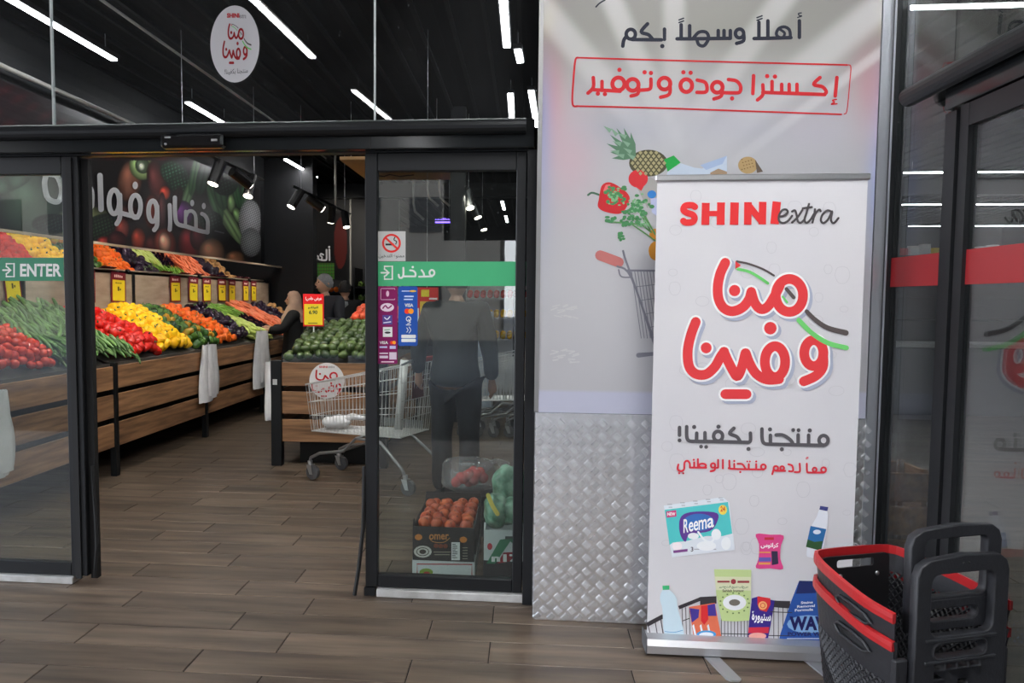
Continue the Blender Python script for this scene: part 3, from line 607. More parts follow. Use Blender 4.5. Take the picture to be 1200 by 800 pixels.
# printed products
def I3(e=0): return Ink(B(e),770,570,5.217)
I3(.0006).poly([(40,115),(400,62),(440,95),(475,385),(90,430)]).build('printed_tissue_pack',flat(212,218,224),bn)
I3(.0010).poly([(45,140),(432,92),(458,285),(400,300),(300,300),(180,330),(95,340),(75,355)]).build('printed_tissue_pack_teal',flat(82,190,190),bn)
I3(.0014).poly(smooth([(135,210),(165,165),(250,150),(365,160),(365,215),(320,270),(200,290),(172,335),(140,290)],4,True)[:-1]).build('printed_oval',flat(92,60,140),bn)
I3(.0018).dot(255,215,95,52,26).build('printed_oval_blue',flat(60,110,180),bn)
for ch,(x0,x1) in zip('R e e m a'.split(),((160,190),(192,220),(222,250),(252,302),(306,346))): text('white_lettering',ch,flat(240,240,240),bn,lambda x,y:I3(.0022).P(x,y-(x-160)*.2),x0,198 if ch=='R' else 222,x1,282,.015)
I3(.0014).poly([(55,150),(115,142),(118,180),(58,188)]).build('printed_tag',flat(204,60,120),bn); text('white_lettering','NEW',flat(240,240,240),bn,lambda x,y:I3(.0018).P(x,y),62,155,110,176,.03)
I3(.0014).dot(400,140,26,30).build('printed_seal',flat(232,206,90),bn); text('red_lettering','24',flat(206,90,50),bn,lambda x,y:I3(.0018).P(x,y),386,118,414,150,.03)
k=I3(.0018); k.line([(250,275),(290,325),(330,335),(350,310)],12).dot(360,290,30,34).dot(220,300,34,20).dot(420,345,30,40).dot(300,360,60,30); k.build('printed_rolls',flat(226,230,234),bn)
k=I3(.0014)
for i in range(5): k.rect(62+i*78,105-i*10,90+i*78,109-i*10).rect(70+i*78,122-i*11,92+i*78,126-i*11)
k.build('printed_roll_ends',flat(150,150,156),bn)
I3(.0016).dot(122,362,30,26).build('printed_badge',flat(234,224,228),bn); I3(.0018).poly([(97,388),(185,378),(185,394),(100,404)]).build('printed_strip',flat(120,70,130),bn); text('grey_lettering','3',flat(70,70,80),bn,lambda x,y:I3(.0018).P(x,y),205,366,220,394,.02); I3(.0018).rect(225,378,360,382).build('grey_lettering',flat(150,150,156),bn)
I3(.0006).poly(smooth([(602,288),(690,292),(772,298),(755,360),(752,440),(768,502),(690,498),(604,496),(618,440),(622,350)],3,True)[:-1]).build('printed_snack_bag',flat(208,70,130),bn)
k=I3(.0010); k.rect(622,396,690,404).rect(620,462,690,474); k.build('printed_bands',flat(214,150,80),bn); I3(.0010).poly([(622,430),(695,430),(695,456),(620,456)]).build('printed_bands',flat(96,90,170),bn)
I3(.0010).rect(655,308,712,324).build('printed_badge',flat(190,50,60),bn); text('white_lettering',ar('كرانوس'),flat(240,235,238),bn,lambda x,y:I3(.0012).P(x,y),632,342,740,376,.03)
I3(.0012).poly([(697,392),(735,392),(740,470),(700,478)]).build('printed_panel',flat(56,48,72),bn)
I3(.0012).poly([(995,116),(1045,124),(1038,148),(990,138)]).build('printed_cap',flat(62,66,120),bn)
I3(.0006).poly(smooth([(992,138),(1038,146),(1038,250),(1012,380),(990,430),(930,430),(912,405),(935,260),(975,180)],3,True)[:-1]).build('printed_bottle',flat(214,218,226),bn)
I3(.0010).poly([(936,238),(1032,258),(1000,390),(908,366)]).build('printed_label',flat(46,104,160),bn); I3(.0014).poly([(918,320),(960,335),(1010,330),(1000,390),(908,366)]).build('printed_meadow',flat(52,84,52),bn); I3(.0018).dot(975,275,24,14).build('printed_emblem',flat(210,220,235),bn)
def I4(e=0): return Ink(B(e),755,650,5.217)
k=I4(.0006); k.line([(15,425),(115,372)],26,sm=False,cap=False).line([(210,320),(340,268),(345,262)],22,sm=False,cap=False).poly([(340,305),(340,255),(440,250),(440,295)]).poly([(655,265),(820,278),(890,280),(890,325),(820,320),(655,300)])
for x in (72,108,30): k.line([(x-8,395+ (0 if x>50 else 30)),(x+8,488)],5)
for x in (230,252,274,300): k.line([(x,320),(x+5,495)],4)
for x in list(range(470,650,20))+list(range(790,1000,28)): k.line([(x,300),(x,522)],4)
k.line([(470,478),(640,482)],5).line([(760,490),(900,492)],5).line([(770,345),(900,350)],5).line([(235,400),(275,385)],5)
k.build('printed_basket',flat(58,54,58),bn)
I4(.0010).poly(smooth([(112,210),(150,210),(195,260),(205,330),(240,495),(128,490),(110,330),(95,265)],4,True)[:-1]).build('printed_water_bottle',flat(192,212,222),bn); I4(.0014).poly([(110,186),(152,184),(152,210),(112,212)]).build('printed_cap',flat(60,170,110),bn); I4(.0014).line([(125,465),(180,470),(232,458)],4).build('printed_label_line',flat(90,150,190),bn)
I4(.0012).poly([(272,315),(430,290),(470,500),(300,495)]).build('printed_packet',flat(214,110,80),bn); I4(.0016).poly([(275,322),(335,330),(330,380),(290,410)]).poly([(380,305),(430,295),(440,370),(385,370)]).build('printed_packet_purple',flat(70,56,140),bn); I4(.0018).poly([(345,308),(385,304),(390,390),(365,425),(345,400)]).build('printed_packet_red',flat(206,46,50),bn); I4(.0020).dot(378,482,60,24).build('printed_oval',flat(70,150,206),bn); I4(.0024).dot(378,484,44,15).build('printed_oval_inner',flat(220,228,236),bn)
for i in range(3): I4(.0017).poly([(292+i*45,430),(302+i*45,420),(318+i*45,490),(306+i*45,492)]).build('printed_stripe',flat(220,226,232),bn)
I4(.0014).poly([(425,85),(652,88),(650,250),(640,398),(560,404),(472,400),(440,250)]).build('printed_green_pouch',flat(184,202,140),bn); I4(.0018).poly([(430,130),(650,132),(650,215),(436,212)]).build('printed_pouch_band',flat(206,208,176),bn)
I4(.0020).dot(550,288,72,48).build('printed_plate',flat(222,224,226),bn); I4(.0022).dot(550,288,34,20).build('printed_seeds',flat(110,104,96),bn); k=I4(.0020)
for a in range(0,360,24): k.dot(550+88*math.cos(R(a)),292+62*math.sin(R(a)),6,5,8)
k.build('printed_leaves',flat(104,130,76),bn); k=I4(.0022); k.rect(445,155,520,166).rect(568,155,640,168).dot(543,160,16); k.build('red_lettering',flat(150,60,66),bn)
text('green_lettering',ar('سحلب سريع التحضير'),flat(60,110,70),bn,lambda x,y:I4(.0022).P(x,y),455,184,632,204,.02); text('grey_lettering','Sahlab Instant',flat(80,70,60),bn,lambda x,y:I4(.0022).P(x,y),476,208,606,224,.02)
I4(.0012).poly([(658,262),(700,250),(795,278),(770,430),(752,520),(630,515),(640,400)]).build('printed_blue_can',flat(58,44,130),bn); I4(.0016).poly([(690,250),(768,262),(770,300),(745,345),(705,335),(690,300)]).build('printed_can_red',flat(206,50,56),bn); I4(.0020).dot(722,306,27,26).build('printed_seal',flat(232,170,110),bn); I4(.0024).line(ring(722,306,14,14,14),4).build('printed_seal_ring',flat(200,60,50),bn)
text('white_lettering',ar('سنيورة'),flat(240,240,244),bn,lambda x,y:I4(.0020).P(x,y+(x-655)*.06),655,340,772,412,.03); I4(.0018).poly([(636,440),(762,438),(756,475),(634,475)]).build('printed_can_band',flat(200,50,70),bn); I4(.0020).dot(690,492,55,20).build('printed_can_food',flat(226,160,150),bn)
I4(.0012).poly([(945,155),(1160,160),(1215,540),(820,525),(830,480),(900,270)]).build('printed_detergent_bag',flat(46,84,158),bn); I4(.0016).poly([(945,155),(1160,160),(1170,225),(925,235)]).build('printed_bag_top',flat(38,46,96),bn)
for i,(t_,x0,x1) in enumerate((('Stains',955,1028),('Removal',932,1040),('Formula',918,1030))): text('white_lettering',t_,flat(214,220,232),bn,lambda x,y:I4(.0020).P(x,y-(x-950)*.06),x0,282+i*22,x1,298+i*22,.03)
I4(.0018).dot(1000,420,130,55).build('printed_wave',flat(130,170,214),bn); text('dark_lettering','WAVE',flat(34,34,90),bn,lambda x,y:I4(.0022).P(x,y),885,372,1150,458,.05); text('dark_lettering','POWER WASH',flat(40,40,90),bn,lambda x,y:I4(.0022).P(x,y),875,468,1150,492,.03); I4(.0020).rect(870,505,1150,510).build('white_lettering',flat(200,210,226),bn)
# ================================================================= GLASS WALL AND EXIT DOOR ON THE RIGHT
XG=1.58
bx('trim_corner_post',black_al,XG-.026,XG+.03,3.47,D+.1,0,CEIL_Z,kind='structure')
bx('trim_corner_edge',mat('silver_edge_strip',RGB(1,1,1)),XG-.029,XG-.0262,3.462,3.475,0,CEIL_Z,kind='structure')
wR=empty('window_4',kind='structure')
bx('pane',glass_r,XG-.004,XG+.004,3.045,3.466,.03,CEIL_Z-.05,wR)
bx('bottom_rail',black_al,XG-.02,XG+.02,3.045,3.466,0,.03,wR)
wR2=empty('window_5',kind='structure')
bx('pane',glass_r,XG-.004,XG+.004,-4.9,3.036,2.35,CEIL_Z-.05,wR2)
bx('trim_exit_post',black_al,XG-.028,XG+.03,2.965,3.04,0,2.2,kind='structure')
h2=empty('trim_exit_header',kind='structure')
MB().tube([(XG-.07,3.24,2.315),(XG-.07,-4.9,2.315)],.037,16).build('cover_tube',black_al,h2)
bx('header_box',black_al2,XG-.032,XG+.06,-4.9,3.04,2.215,2.349,h2,.004)
d3=empty('door_3',kind='structure')
bx('stile',black_al,XG-.02,XG+.02,2.9,2.955,.02,2.21,d3); bx('rail',black_al,XG-.019,XG+.019,-4.9,2.9,2.13,2.21,d3); bx('rail',black_al,XG-.019,XG+.019,-4.9,2.9,.02,.12,d3)
bx('pane',glass_r,XG-.004,XG+.004,-4.9,2.9,.12,2.13,d3)
redb=mat('exit_band_red',RGB(150,34,40),.45)
bx('exit_band',redb,XG-.0065,XG-.0045,3.045,3.466,1.565,1.69,wR); bx('exit_band',redb,XG-.0065,XG-.0045,-2,2.9,1.565,1.69,d3)
bx('wall_outside_right',wallm,1.56,1.7,-5.0,-4.9,0,CEIL_Z,kind='structure')
# ================================================================= LEFT PRODUCE STAND
def ZS(x): return .955+.52*(-3.47-x)          # sloping bed
stand=empty('produce_stand','long produce stand of wooden boards and black posts along the left wall','display stand',loc=(-3.42,8,0))
def S(o): 
    o.parent=stand; o.location=o.location-Vector((-3.42,8,0)); return o
posts=[4.2,6.03,7.83,9.63,11.43,12.15]
for y in posts: S(bx('post',black_al,-3.455,-3.40,y-.028,y+.028,0,.955,b=.004))
for y in posts: S(bx('post',black_al,-4.25,-4.2,y-.028,y+.028,0,1.76))
for a,b in zip(posts[:-1],posts[1:]):
    for z0,z1 in ((.735,.925),(.495,.69),(.25,.45)):
        S(bx('board',wood,-3.432,-3.412,a+.03,b-.03,z0,z1,b=.003))
    n=2
    for i in range(n):
        y0=a+.03+(b-a-.06)/n*i; y1=y0+(b-a-.06)/n-.006
        S(bx('back_board',boardw,-4.215,-4.2,y0,y1,1.1,1.74))
    mb=MB().box(-3.452,-3.437,a+.03,b-.03,.9,.95).box(-4.2,-3.47,a+.03,b-.03,.9,.915)
    mb.add([(-3.452,a+.03,.925),(-3.452,b-.03,.925),(-4.2,b-.03,ZS(-4.2)-.06),(-4.2,a+.03,ZS(-4.2)-.06)],[(0,1,2,3)])
    S(mb.build('tray',mat('dark_steel_tray',RGB(84,82,78),.5,.3)))
S(bx('inner_panel',rubber,-3.62,-3.6,4.2,12.15,.22,.9))
mir=mat('shelf_mirror',(.86,.86,.86,1),.02,1)
mb=MB().add([(-4.24,4.2,1.762),(-4.24,12.15,1.762),(-4.08,12.15,2.0),(-4.08,4.2,2.0),(-4.26,4.2,1.77),(-4.26,12.15,1.77),(-4.1,12.15,2.01),(-4.1,4.2,2.01)],[(0,1,2,3),(7,6,5,4),(0,4,5,1),(3,2,6,7),(0,3,7,4),(1,5,6,2)])
S(mb.build('tilted_mirror',mir,label='mirror strip tilted over the produce'))
S(bx('mirror_trim',mat('pale_trim',RGB(196,178,156),.5),-4.12,-4.05,4.2,12.9,2.0,2.022))
S(bx('canopy_shelf',black_al,-4.33,-4.12,4.2,12.3,2.005,2.02))
# wall mural
mural=vcmat('mural_print',.28,.5)
EL=[ # x,y,rx,ry,angle,color,style
 (38,238,42,44,0,(46,62,50),'o'),(8,195,26,20,0,(88,54,42),'o'),(10,215,30,10,-20,(52,74,60),'l'),
 (100,262,40,22,0,(110,118,82),'o'),(118,290,34,24,-25,(66,84,54),'s'),(115,268,30,16,-25,(48,68,46),'s'),(152,212,15,26,8,(104,66,52),'o'),
 (166,195,15,17,-20,(122,146,92),'o'),(167,194,9,10,-20,(64,80,60),'o'),(166,195,4,5,0,(170,176,160),'o'),(184,214,12,28,-10,(66,34,34),'o'),(193,226,7,9,0,(150,52,36),'o'),
 (204,203,18,14,30,(58,98,74),'s'),(212,215,16,12,10,(44,80,58),'s'),(219,232,6,32,18,(84,112,76),'l'),(228,205,6,26,10,(60,96,62),'l'),(213,250,14,16,0,(78,30,92),'o'),(178,248,10,22,0,(92,40,36),'o'),(190,246,5,22,0,(60,24,26),'o'),
 (122,285,10,9,0,(134,48,40),'o'),(143,268,9,14,0,(110,46,38),'o'),(137,282,12,12,0,(60,30,30),'o'),(162,280,9,14,0,(128,52,40),'o'),(178,288,10,14,0,(60,28,28),'o'),
 (193,286,14,20,-4,(122,54,46),'o'),(193,284,8,13,-4,(176,132,110),'o'),(222,285,14,22,0,(104,38,42),'o'),(232,278,10,16,0,(70,28,34),'o'),(248,296,16,18,0,(150,108,84),'o'),(275,303,12,10,0,(134,92,66),'o'),
 (262,252,6,34,-28,(112,146,96),'l'),(270,262,7,30,-30,(126,156,104),'l'),(252,236,7,24,-20,(70,108,72),'l'),(246,258,16,12,10,(40,62,50),'s'),(258,226,8,22,-12,(60,96,66),'l'),(271,238,5,12,0,(120,150,100),'o'),(278,252,5,10,-20,(116,146,96),'o'),(276,222,5,24,-12,(58,96,62),'l'),(287,222,5,26,6,(52,84,58),'l'),(264,214,16,16,0,(30,54,40),'s'),
 (293,258,14,26,0,(150,150,154),'c'),(294,284,13,18,0,(122,124,126),'c'),(238,208,8,22,12,(34,58,44),'l'),(205,238,7,22,20,(44,28,30),'l'),(62,262,26,12,0,(34,48,40),'s'),(150,248,16,9,0,(50,30,30),'o')]
BG2=(22,20,21)
def muralc(x,y):
    c=BG2
    if y<188:
        q=math.sin(x*.21+y*.3)+math.sin(x*.11-y*.17); return (36+14*max(0,q),24,28,1.0)
    for X_,Y_,rx,ry,an,cc,stl in EL:
        a=R(an); dx=(x-X_);dy=(y-Y_); u=(dx*math.cos(a)+dy*math.sin(a))/rx; v=(-dx*math.sin(a)+dy*math.cos(a))/ry; q=u*u+v*v
        if q<1.0:
            if stl=='o': s=.35+.75*(1-q)+.5*math.exp(-((u+.3)**2+(v+.35)**2)*9)
            elif stl=='l': s=.6+.5*abs(math.sin(u*4))*(1-q)
            elif stl=='s': s=.35+.9*max(0,math.sin(x*1.1+y*.6)*math.sin(y*.9-x*.5))*(1.1-q)
            else: s=.55+.35*(1-q)+.35*math.sin(x*1.9+y*.7)*math.sin(y*1.6-x*.8)
            t=min(1,(1-q)*5); c=tuple(c[i]*(1-t)+min(255,cc[i]*s)*t for i in range(3))
    return (c[0],c[1],c[2],1.9)
mu=empty('wall_mural','dark printed wall mural of fruit and vegetables with white Arabic lettering above the produce','mural')
painted('mural_sheet',mural,mu,(420,130),lambda u,v:Vector((-4.333,4.2+7.95*u,2.03+1.25*v)),muralc)
V=lambda e:(lambda px,py:atx(px,py,-4.325,e))
k=Ink(V(.002),180,230,8.571)
k.line([(212,12),(215,190),(240,275),(330,303),(450,343),(540,362)],42).line([(485,175),(515,195),(541,250),(541,362)],40).dot(503,97,20,32).dot(386,67,20,33)
k.line([(320,150),(318,290)],32).line([(322,200),(345,155),(388,150),(420,200),(424,335)],36).line([(160,88),(165,250),(160,335)],42)
k.build('white_lettering',flat(205,206,210,1.1),mu)
k=Ink(V(.002),90,185,7.618)
k.line(ring(677,475,38,92,22),42).line([(715,430),(716,590),(690,642)],40).line(ring(522,432,46,100,22),42).line([(540,530),(395,492)],42).dot(520,245,24,34).line(ring(332,392,46,106,22),44).line([(383,330),(384,520),(355,588)],42).line([(205,158),(210,300),(215,458)],50).line([(20,215),(90,240),(130,300),(132,400),(118,440),(20,440)],46)
k.build('white_lettering',flat(205,206,210,1.1),mu)
k=Ink(V(.002)); k.line([(52,204),(66,206),(72,222),(68,236),(56,232),(52,216),(54,204)],6.5); k.build('white_lettering',flat(205,206,210,1.1),mu)
k=Ink(V(.002)); k.line([(252,270.5),(262,273)],1.6); k.build('small_lettering',flat(120,120,124),mu)
# hanging price tags
tagr=flat(110,28,40,1.3); tagy=mat('tag_yellow',RGB(240,214,40),.5); tagi=flat(90,80,40,1.0)
def price_tag(yc,wd,zt,h,label,tilt=0,m=tagy,x=-4.185,rs=None):
    o=empty('price_tag',label,'price tag',loc=(x,yc,zt),group='price tags hanging on the back board')
    o.rotation_euler=(tilt,0,0)
    rs=rs or random.Random(int(yc*100))
    MB().box(0,.004,-wd/2,wd/2,-h,0).build('card',tagr,o)
    MB().box(.0041,.005,-wd/2+wd*.08,wd/2-wd*.08,-h*.95,-h*.26).build('yellow_field',m,o)
    b=MB(); 
    for i in range(5): y0=-wd*.3+i*wd*.12; b.box(.0041,.0052,y0,y0+wd*.08,-h*.18,-h*.08-rs.random()*h*.04)
    b.build('header_lettering',flat(225,190,190),o)
    b=MB()
    for i in range(4): y0=-wd*.22+i*wd*.11; b.box(.0051,.006,y0,y0+wd*.07,-h*.38,-h*.34-rs.random()*.004)
    b.box(.0051,.006,-wd*.08,wd*.02,-h*.62,-h*.48).box(.0051,.006,wd*.06,wd*.14,-h*.6,-h*.54); b.build('price_lettering',tagi,o)
    MB().tube([(.002,0,-.002),(-.006,0,.01)],.003,5).build('hook',alu,o); return o
order=['price tag behind the left door leaf, tilted','price tag seen just right of the left door post','widest price tag, above the yellow peppers','price tag right of the black post, above the green peppers','second price tag right of the black post','third price tag, above the eggplants','price tag just right of the far black post','price tag above the green chillies','price tag above the carrots','last price tag at the far end of the board']
for (yc,wd),lb in zip([(5.85,.2),(6.97,.2),(7.5,.28),(8.77,.27),(9.27,.27),(9.67,.26),(10.17,.28),(10.53,.25),(11.06,.22),(11.4,.22)],order): price_tag(yc,wd,1.755,.31,'yellow and dark red '+lb,tilt=R(8) if yc<6 else R(random.uniform(-2,2)))
# ---------------- the vegetables
def seedm(name,c1,c2,rough=.3,rand=.12,sc=6,spec=.5): return mat(name,c1,rough,col2=c2,scale=sc,rand=rand,spec=spec)
m_redp=seedm('red_pepper_skin',RGB(196,20,14),RGB(222,40,24),.22); m_yel=seedm('yellow_pepper_skin',RGB(244,178,10),RGB(250,205,30),.22)
m_grn=seedm('green_pepper_skin',RGB(44,82,32),RGB(88,124,50),.22); m_grn2=seedm('dark_green_skin',RGB(26,52,24),RGB(44,80,34),.2); m_grn3=seedm('turning_pepper_skin',RGB(150,150,40),RGB(214,120,30),.25,.15,9); m_or=seedm('orange_skin_pepper',RGB(232,88,18),RGB(240,120,40),.25)
m_egg=seedm('eggplant_skin',RGB(26,14,28),RGB(40,20,44),.1); m_cuc=seedm('cucumber_skin',RGB(52,88,42),RGB(112,150,82),.35,.3,10)
m_chi=seedm('green_chilli_skin',RGB(92,142,44),RGB(136,176,66),.3); m_zuc=seedm('pale_zucchini_skin',RGB(160,180,84),RGB(190,202,110),.4)
m_car=seedm('carrot_skin',RGB(222,104,62),RGB(232,134,92),.5); m_pot=seedm('potato_skin',RGB(196,150,96),RGB(170,122,74),.7)
m_tom=seedm('tomato_skin',RGB(196,36,18),RGB(220,64,30),.2); m_av=seedm('avocado_skin',RGB(40,58,32),RGB(88,108,58),.35,.2,5); m_nec=seedm('nectarine_skin',RGB(206,60,40),RGB(226,108,66),.4,.2,7); m_plum=seedm('dark_plum_skin',RGB(40,34,42),RGB(66,60,68),.4)
stemm=mat('green_stem',RGB(70,104,44),.6)
def pepper_me(name,m,L_=.085,r=.036):
    return MB().lathe([(.004,0),(r*.62,.004),(r*.9,L_*.2),(r,L_*.5),(r*1.02,L_*.78),(r*.8,L_*.95),(r*.3,L_*.93)],12,lobe=.09,nl=3,cz=-L_/2).mesh(name,m,True)
stem_me=MB().tube([(0,0,.035),(.002,0,.05),(.008,0,.062)],[.009,.005,.004],6).mesh('stem',stemm,True)
pep={n:pepper_me('bell_pepper',m,*a) for n,m,a in (('r',m_redp,(.09,.042)),('y',m_yel,(.09,.044)),('g',m_grn,(.1,.038)),('o',m_or,(.1,.038)),('g2',m_grn2,(.1,.036)),('g3',m_grn3,(.095,.038)))}
tom_me=MB().ball(0,0,0,.036,12,7,sz=.86).mesh('tomato',m_tom,True)
def bent(name,m,L_,r,k_,tip=.4,n=7,mid=1.0):
    N=8; pts=[];rs=[]
    for i in range(N+1):
        t=i/N; pts.append((L_*(t-.5),k_*math.sin(PI*t),0)); rs.append(r*(mid*math.sin(PI*min(1,max(0,(.08+t*.86)))))**.35*(1-(1-tip)*max(0,t-.6)/.4))
    return MB().tube(pts,rs,n).mesh(name,m,True)
cuc_me=bent('cucumber',m_cuc,.2,.0165,.018,.6); chi_me=bent('chilli_pepper',m_chi,.13,.0105,.02,.25,6); zuc_me=bent('zucchini',m_zuc,.17,.024,.01,.9); chid_me=bent('chilli_pepper',m_egg,.11,.014,.012,.4,6)
car_me=MB().tube([(-.1,0,0),(-.097,0,0),(-.05,.003,0),(.03,0,0),(.095,-.004,0),(.11,-.004,0)],[.008,.02,.022,.016,.007,.002],8).mesh('carrot',m_car,True)
egg_me=MB().lathe([(.004,0),(.028,.006),(.042,.03),(.043,.06),(.034,.1),(.024,.13),(.016,.15),(.004,.155)],12,cz=-.075).mesh('eggplant',m_egg,True)
cal_me=MB().lathe([(.02,.05),(.02,.066),(.012,.078),(.005,.082),(.004,.1)],8).mesh('calyx',stemm,True)
pot_me=MB().ball(0,0,0,.036,10,6,sx=1.3,sz=.85).mesh('potato',m_pot,True)
av_me=MB().lathe([(.002,0),(.018,.002),(.032,.014),(.037,.034),(.032,.058),(.022,.078),(.012,.088),(.003,.09)],12,cz=-.045).mesh('avocado',m_av,True)
def heap(me,name,cat,label,group,ys,xs=(-4.16,-3.455),step=.075,layers=2,lie=True,part=None,pname=None,axis=None,jit=.35,zf=ZS,lift=.03,seed=1,bulge=.06,zl=.045):
    """top layer: one object per piece; the buried layer under it is one joined object"""
    mix=me if isinstance(me,list) else [me]; me=mix[0]; r=random.Random(seed); n=0; low=MB(); lv=[v.co.copy() for v in me.vertices]; lf=[tuple(p_.vertices) for p_ in me.polygons]
    for Ly in range(layers):
        y=ys[0]+step*.5*(Ly%2)+step*.4
        while y<ys[1]-step*.2:
            x=xs[0]+step*.5*(Ly%2)+step*.4
            while x<xs[1]-step*.2*(1+Ly):
                xx=x+r.uniform(-jit,jit)*step*.6; yy=y+r.uniform(-jit,jit)*step*.6+.07*math.sin(xx*8+ys[0]*3)
                tt=(y-ys[0])/(ys[1]-ys[0]); z=zf(xx)+lift+Ly*zl+bulge*math.sin(PI*max(0,min(1,tt)))*.6+r.uniform(-.016,.016)
                if axis is None: rot=(r.uniform(0,2*PI),r.uniform(-1.2,1.2) if lie else r.uniform(-.4,.4),r.uniform(0,2*PI))
                else: rot=(r.uniform(-.2,.2),r.uniform(-.25,.25)+axis[1],axis[0]+r.gauss(0,.28))
                s=r.uniform(.88,1.12)
                if Ly<layers-1 and xx<xs[1]-step*.9:
                    low.M=Matrix.Translation((xx,yy,z))@Matrix.Rotation(rot[2],4,'Z')@Matrix.Rotation(rot[1],4,'Y')@Matrix.Rotation(rot[0],4,'X')@Matrix.Scale(s,4); low.add(lv,lf)
                else:
                    o=inst(r.choice(mix),name,None,(xx,yy,z),rot,s,label=label,cat=cat,group=group)
                    if part and Ly==layers-1: inst(part,pname,o)
                    n+=1
                x+=step
            y+=step
    if low.v: low.M=None; low.build(name+'_heap',me.materials[0],None,True,label='buried lower layer of the '+group,cat=cat,kind='stuff')
    return n
cnt=[]
cnt.append(heap(tom_me,'tomato','tomato','red tomato in the heap at the near end of the stand','tomatoes at the near end of the stand',(4.3,5.42),xs=(-4.16,-3.455),step=.078,layers=2,seed=2))
cnt.append(heap(cuc_me,'cucumber','cucumber','long ridged green cucumber in the heap behind the left door leaf','cucumbers behind the left door leaf',(5.42,6.42),step=.06,layers=2,axis=(R(-28),R(30)),seed=3,bulge=.12))
cnt.append(heap(pep['r'],'bell_pepper','pepper','red bell pepper in the heap left of the yellow ones','red bell peppers',(6.42,7.02),step=.078,layers=2,part=stem_me,pname='stem',seed=4))
cnt.append(heap(pep['y'],'bell_pepper','pepper','bright yellow bell pepper in the heap beside the red ones','yellow bell peppers',(7.02,7.72),step=.078,layers=2,part=stem_me,pname='stem',seed=5,bulge=.1))
cnt.append(heap([pep['g'],pep['g'],pep['g'],pep['g2'],pep['g3']],'bell_pepper','pepper','green, yellowish or orange-tinged pepper between the yellow and the orange heaps','green peppers',(7.72,8.3),step=.078,layers=2,part=stem_me,pname='stem',seed=6))
cnt.append(heap(pep['o'],'bell_pepper','pepper','orange pepper in the heap right of the green ones','orange peppers',(8.3,8.85),step=.078,layers=2,part=stem_me,pname='stem',seed=7))
cnt.append(heap(egg_me,'eggplant','eggplant','glossy black eggplant in the heap right of the orange peppers','eggplants right of the orange peppers',(8.85,9.4),step=.095,layers=2,part=cal_me,pname='calyx',seed=8))
cnt.append(heap(zuc_me,'zucchini','zucchini','pale green zucchini at the front of the chilli heap','pale zucchinis',(9.4,9.95),xs=(-3.86,-3.455),step=.07,layers=2,axis=(R(-10),R(20)),seed=9))
cnt.append(heap(chi_me,'chilli_pepper','pepper','slim green chilli in the heap between eggplants and carrots','green chillies',(9.4,10.3),xs=(-4.16,-3.86),step=.052,layers=2,axis=(R(30),R(20)),seed=10))
cnt.append(heap(chid_me,'small_eggplant','eggplant','small dark eggplant in front of the green chillies','small dark eggplants',(9.95,10.3),xs=(-3.86,-3.455),step=.055,layers=2,axis=(R(60),R(20)),seed=11))
cnt.append(heap(car_me,'carrot','carrot','orange-pink carrot in the heap near the woman in the headscarf','carrots',(10.3,11.1),step=.07,layers=2,axis=(R(15),R(25)),seed=12,bulge=.1))
cnt.append(heap(egg_me,'eggplant','eggplant','black eggplant in the far heap beyond the carrots','eggplants beyond the carrots',(11.1,11.6),step=.1,layers=2,seed=13))
cnt.append(heap(pot_me,'potato','potato','brown potato in the last heap at the far end','potatoes at the far end',(11.6,12.1),step=.09,layers=2,seed=14))
# plastic bag bundles hanging on the stand
bagm=mat('thin_white_plastic',RGB(250,250,250),.35,col2=RGB(232,232,234),scale=9,bump=.7,bscale=14)
def bag_bundle(loc,h,wd,label,ax='y',seed=0,th=.05):
    o=empty('bag_bundle',label,'plastic bags',loc=loc,group=None); r=random.Random(seed)
    for q in range(3):
        m=MB(); N=14; K=8; vs_=[]; off=r.uniform(-.02,.02)
        for k in range(K+1):
            t=k/K; ww=wd*(.34+.2*math.sin(t*2.4)+.16*t)*(1-.12*q); 
            for i in range(N):
                a=2*PI*i/N; rr=1+.22*math.sin(3*a+q*2+t*3)+.1*math.sin(7*a+q+5*t)
                x=th*.6*math.sin(a)*rr; y=ww*math.cos(a)*rr+off+(q-1)*wd*.16
                vs_.append((x+.01*q,y,-h*t*(1-.05*q)) if ax=='y' else (y,x-.01*q,-h*t*(1-.05*q)))
        m.add(vs_,[(k*N+i,k*N+(i+1)%N,(k+1)*N+(i+1)%N,(k+1)*N+i) for k in range(K) for i in range(N)])
        m.build('bag',bagm,o,True)
    MB().tube([(0,0,.03),(0,0,-.02)],.006,6).build('hook',alu,o); return o
bag_bundle((-3.36,7.78,1.0),.6,.26,'bundle of white plastic bags hanging in the middle of the left produce stand',seed=1)
bag_bundle((-3.36,4.52,.9),.56,.2,'bundle of white plastic bags at the left edge of the picture, behind the door glass',seed=2)
b=bag_bundle((-3.36,9.4,1.08),.72,.34,'crumpled clear plastic bags hanging at the far end of the left produce stand',seed=3)
bag_bundle((-2.285,6.62,.93),.52,.1,'bundle of white plastic bags hanging on the left post of the avocado stand',seed=4)
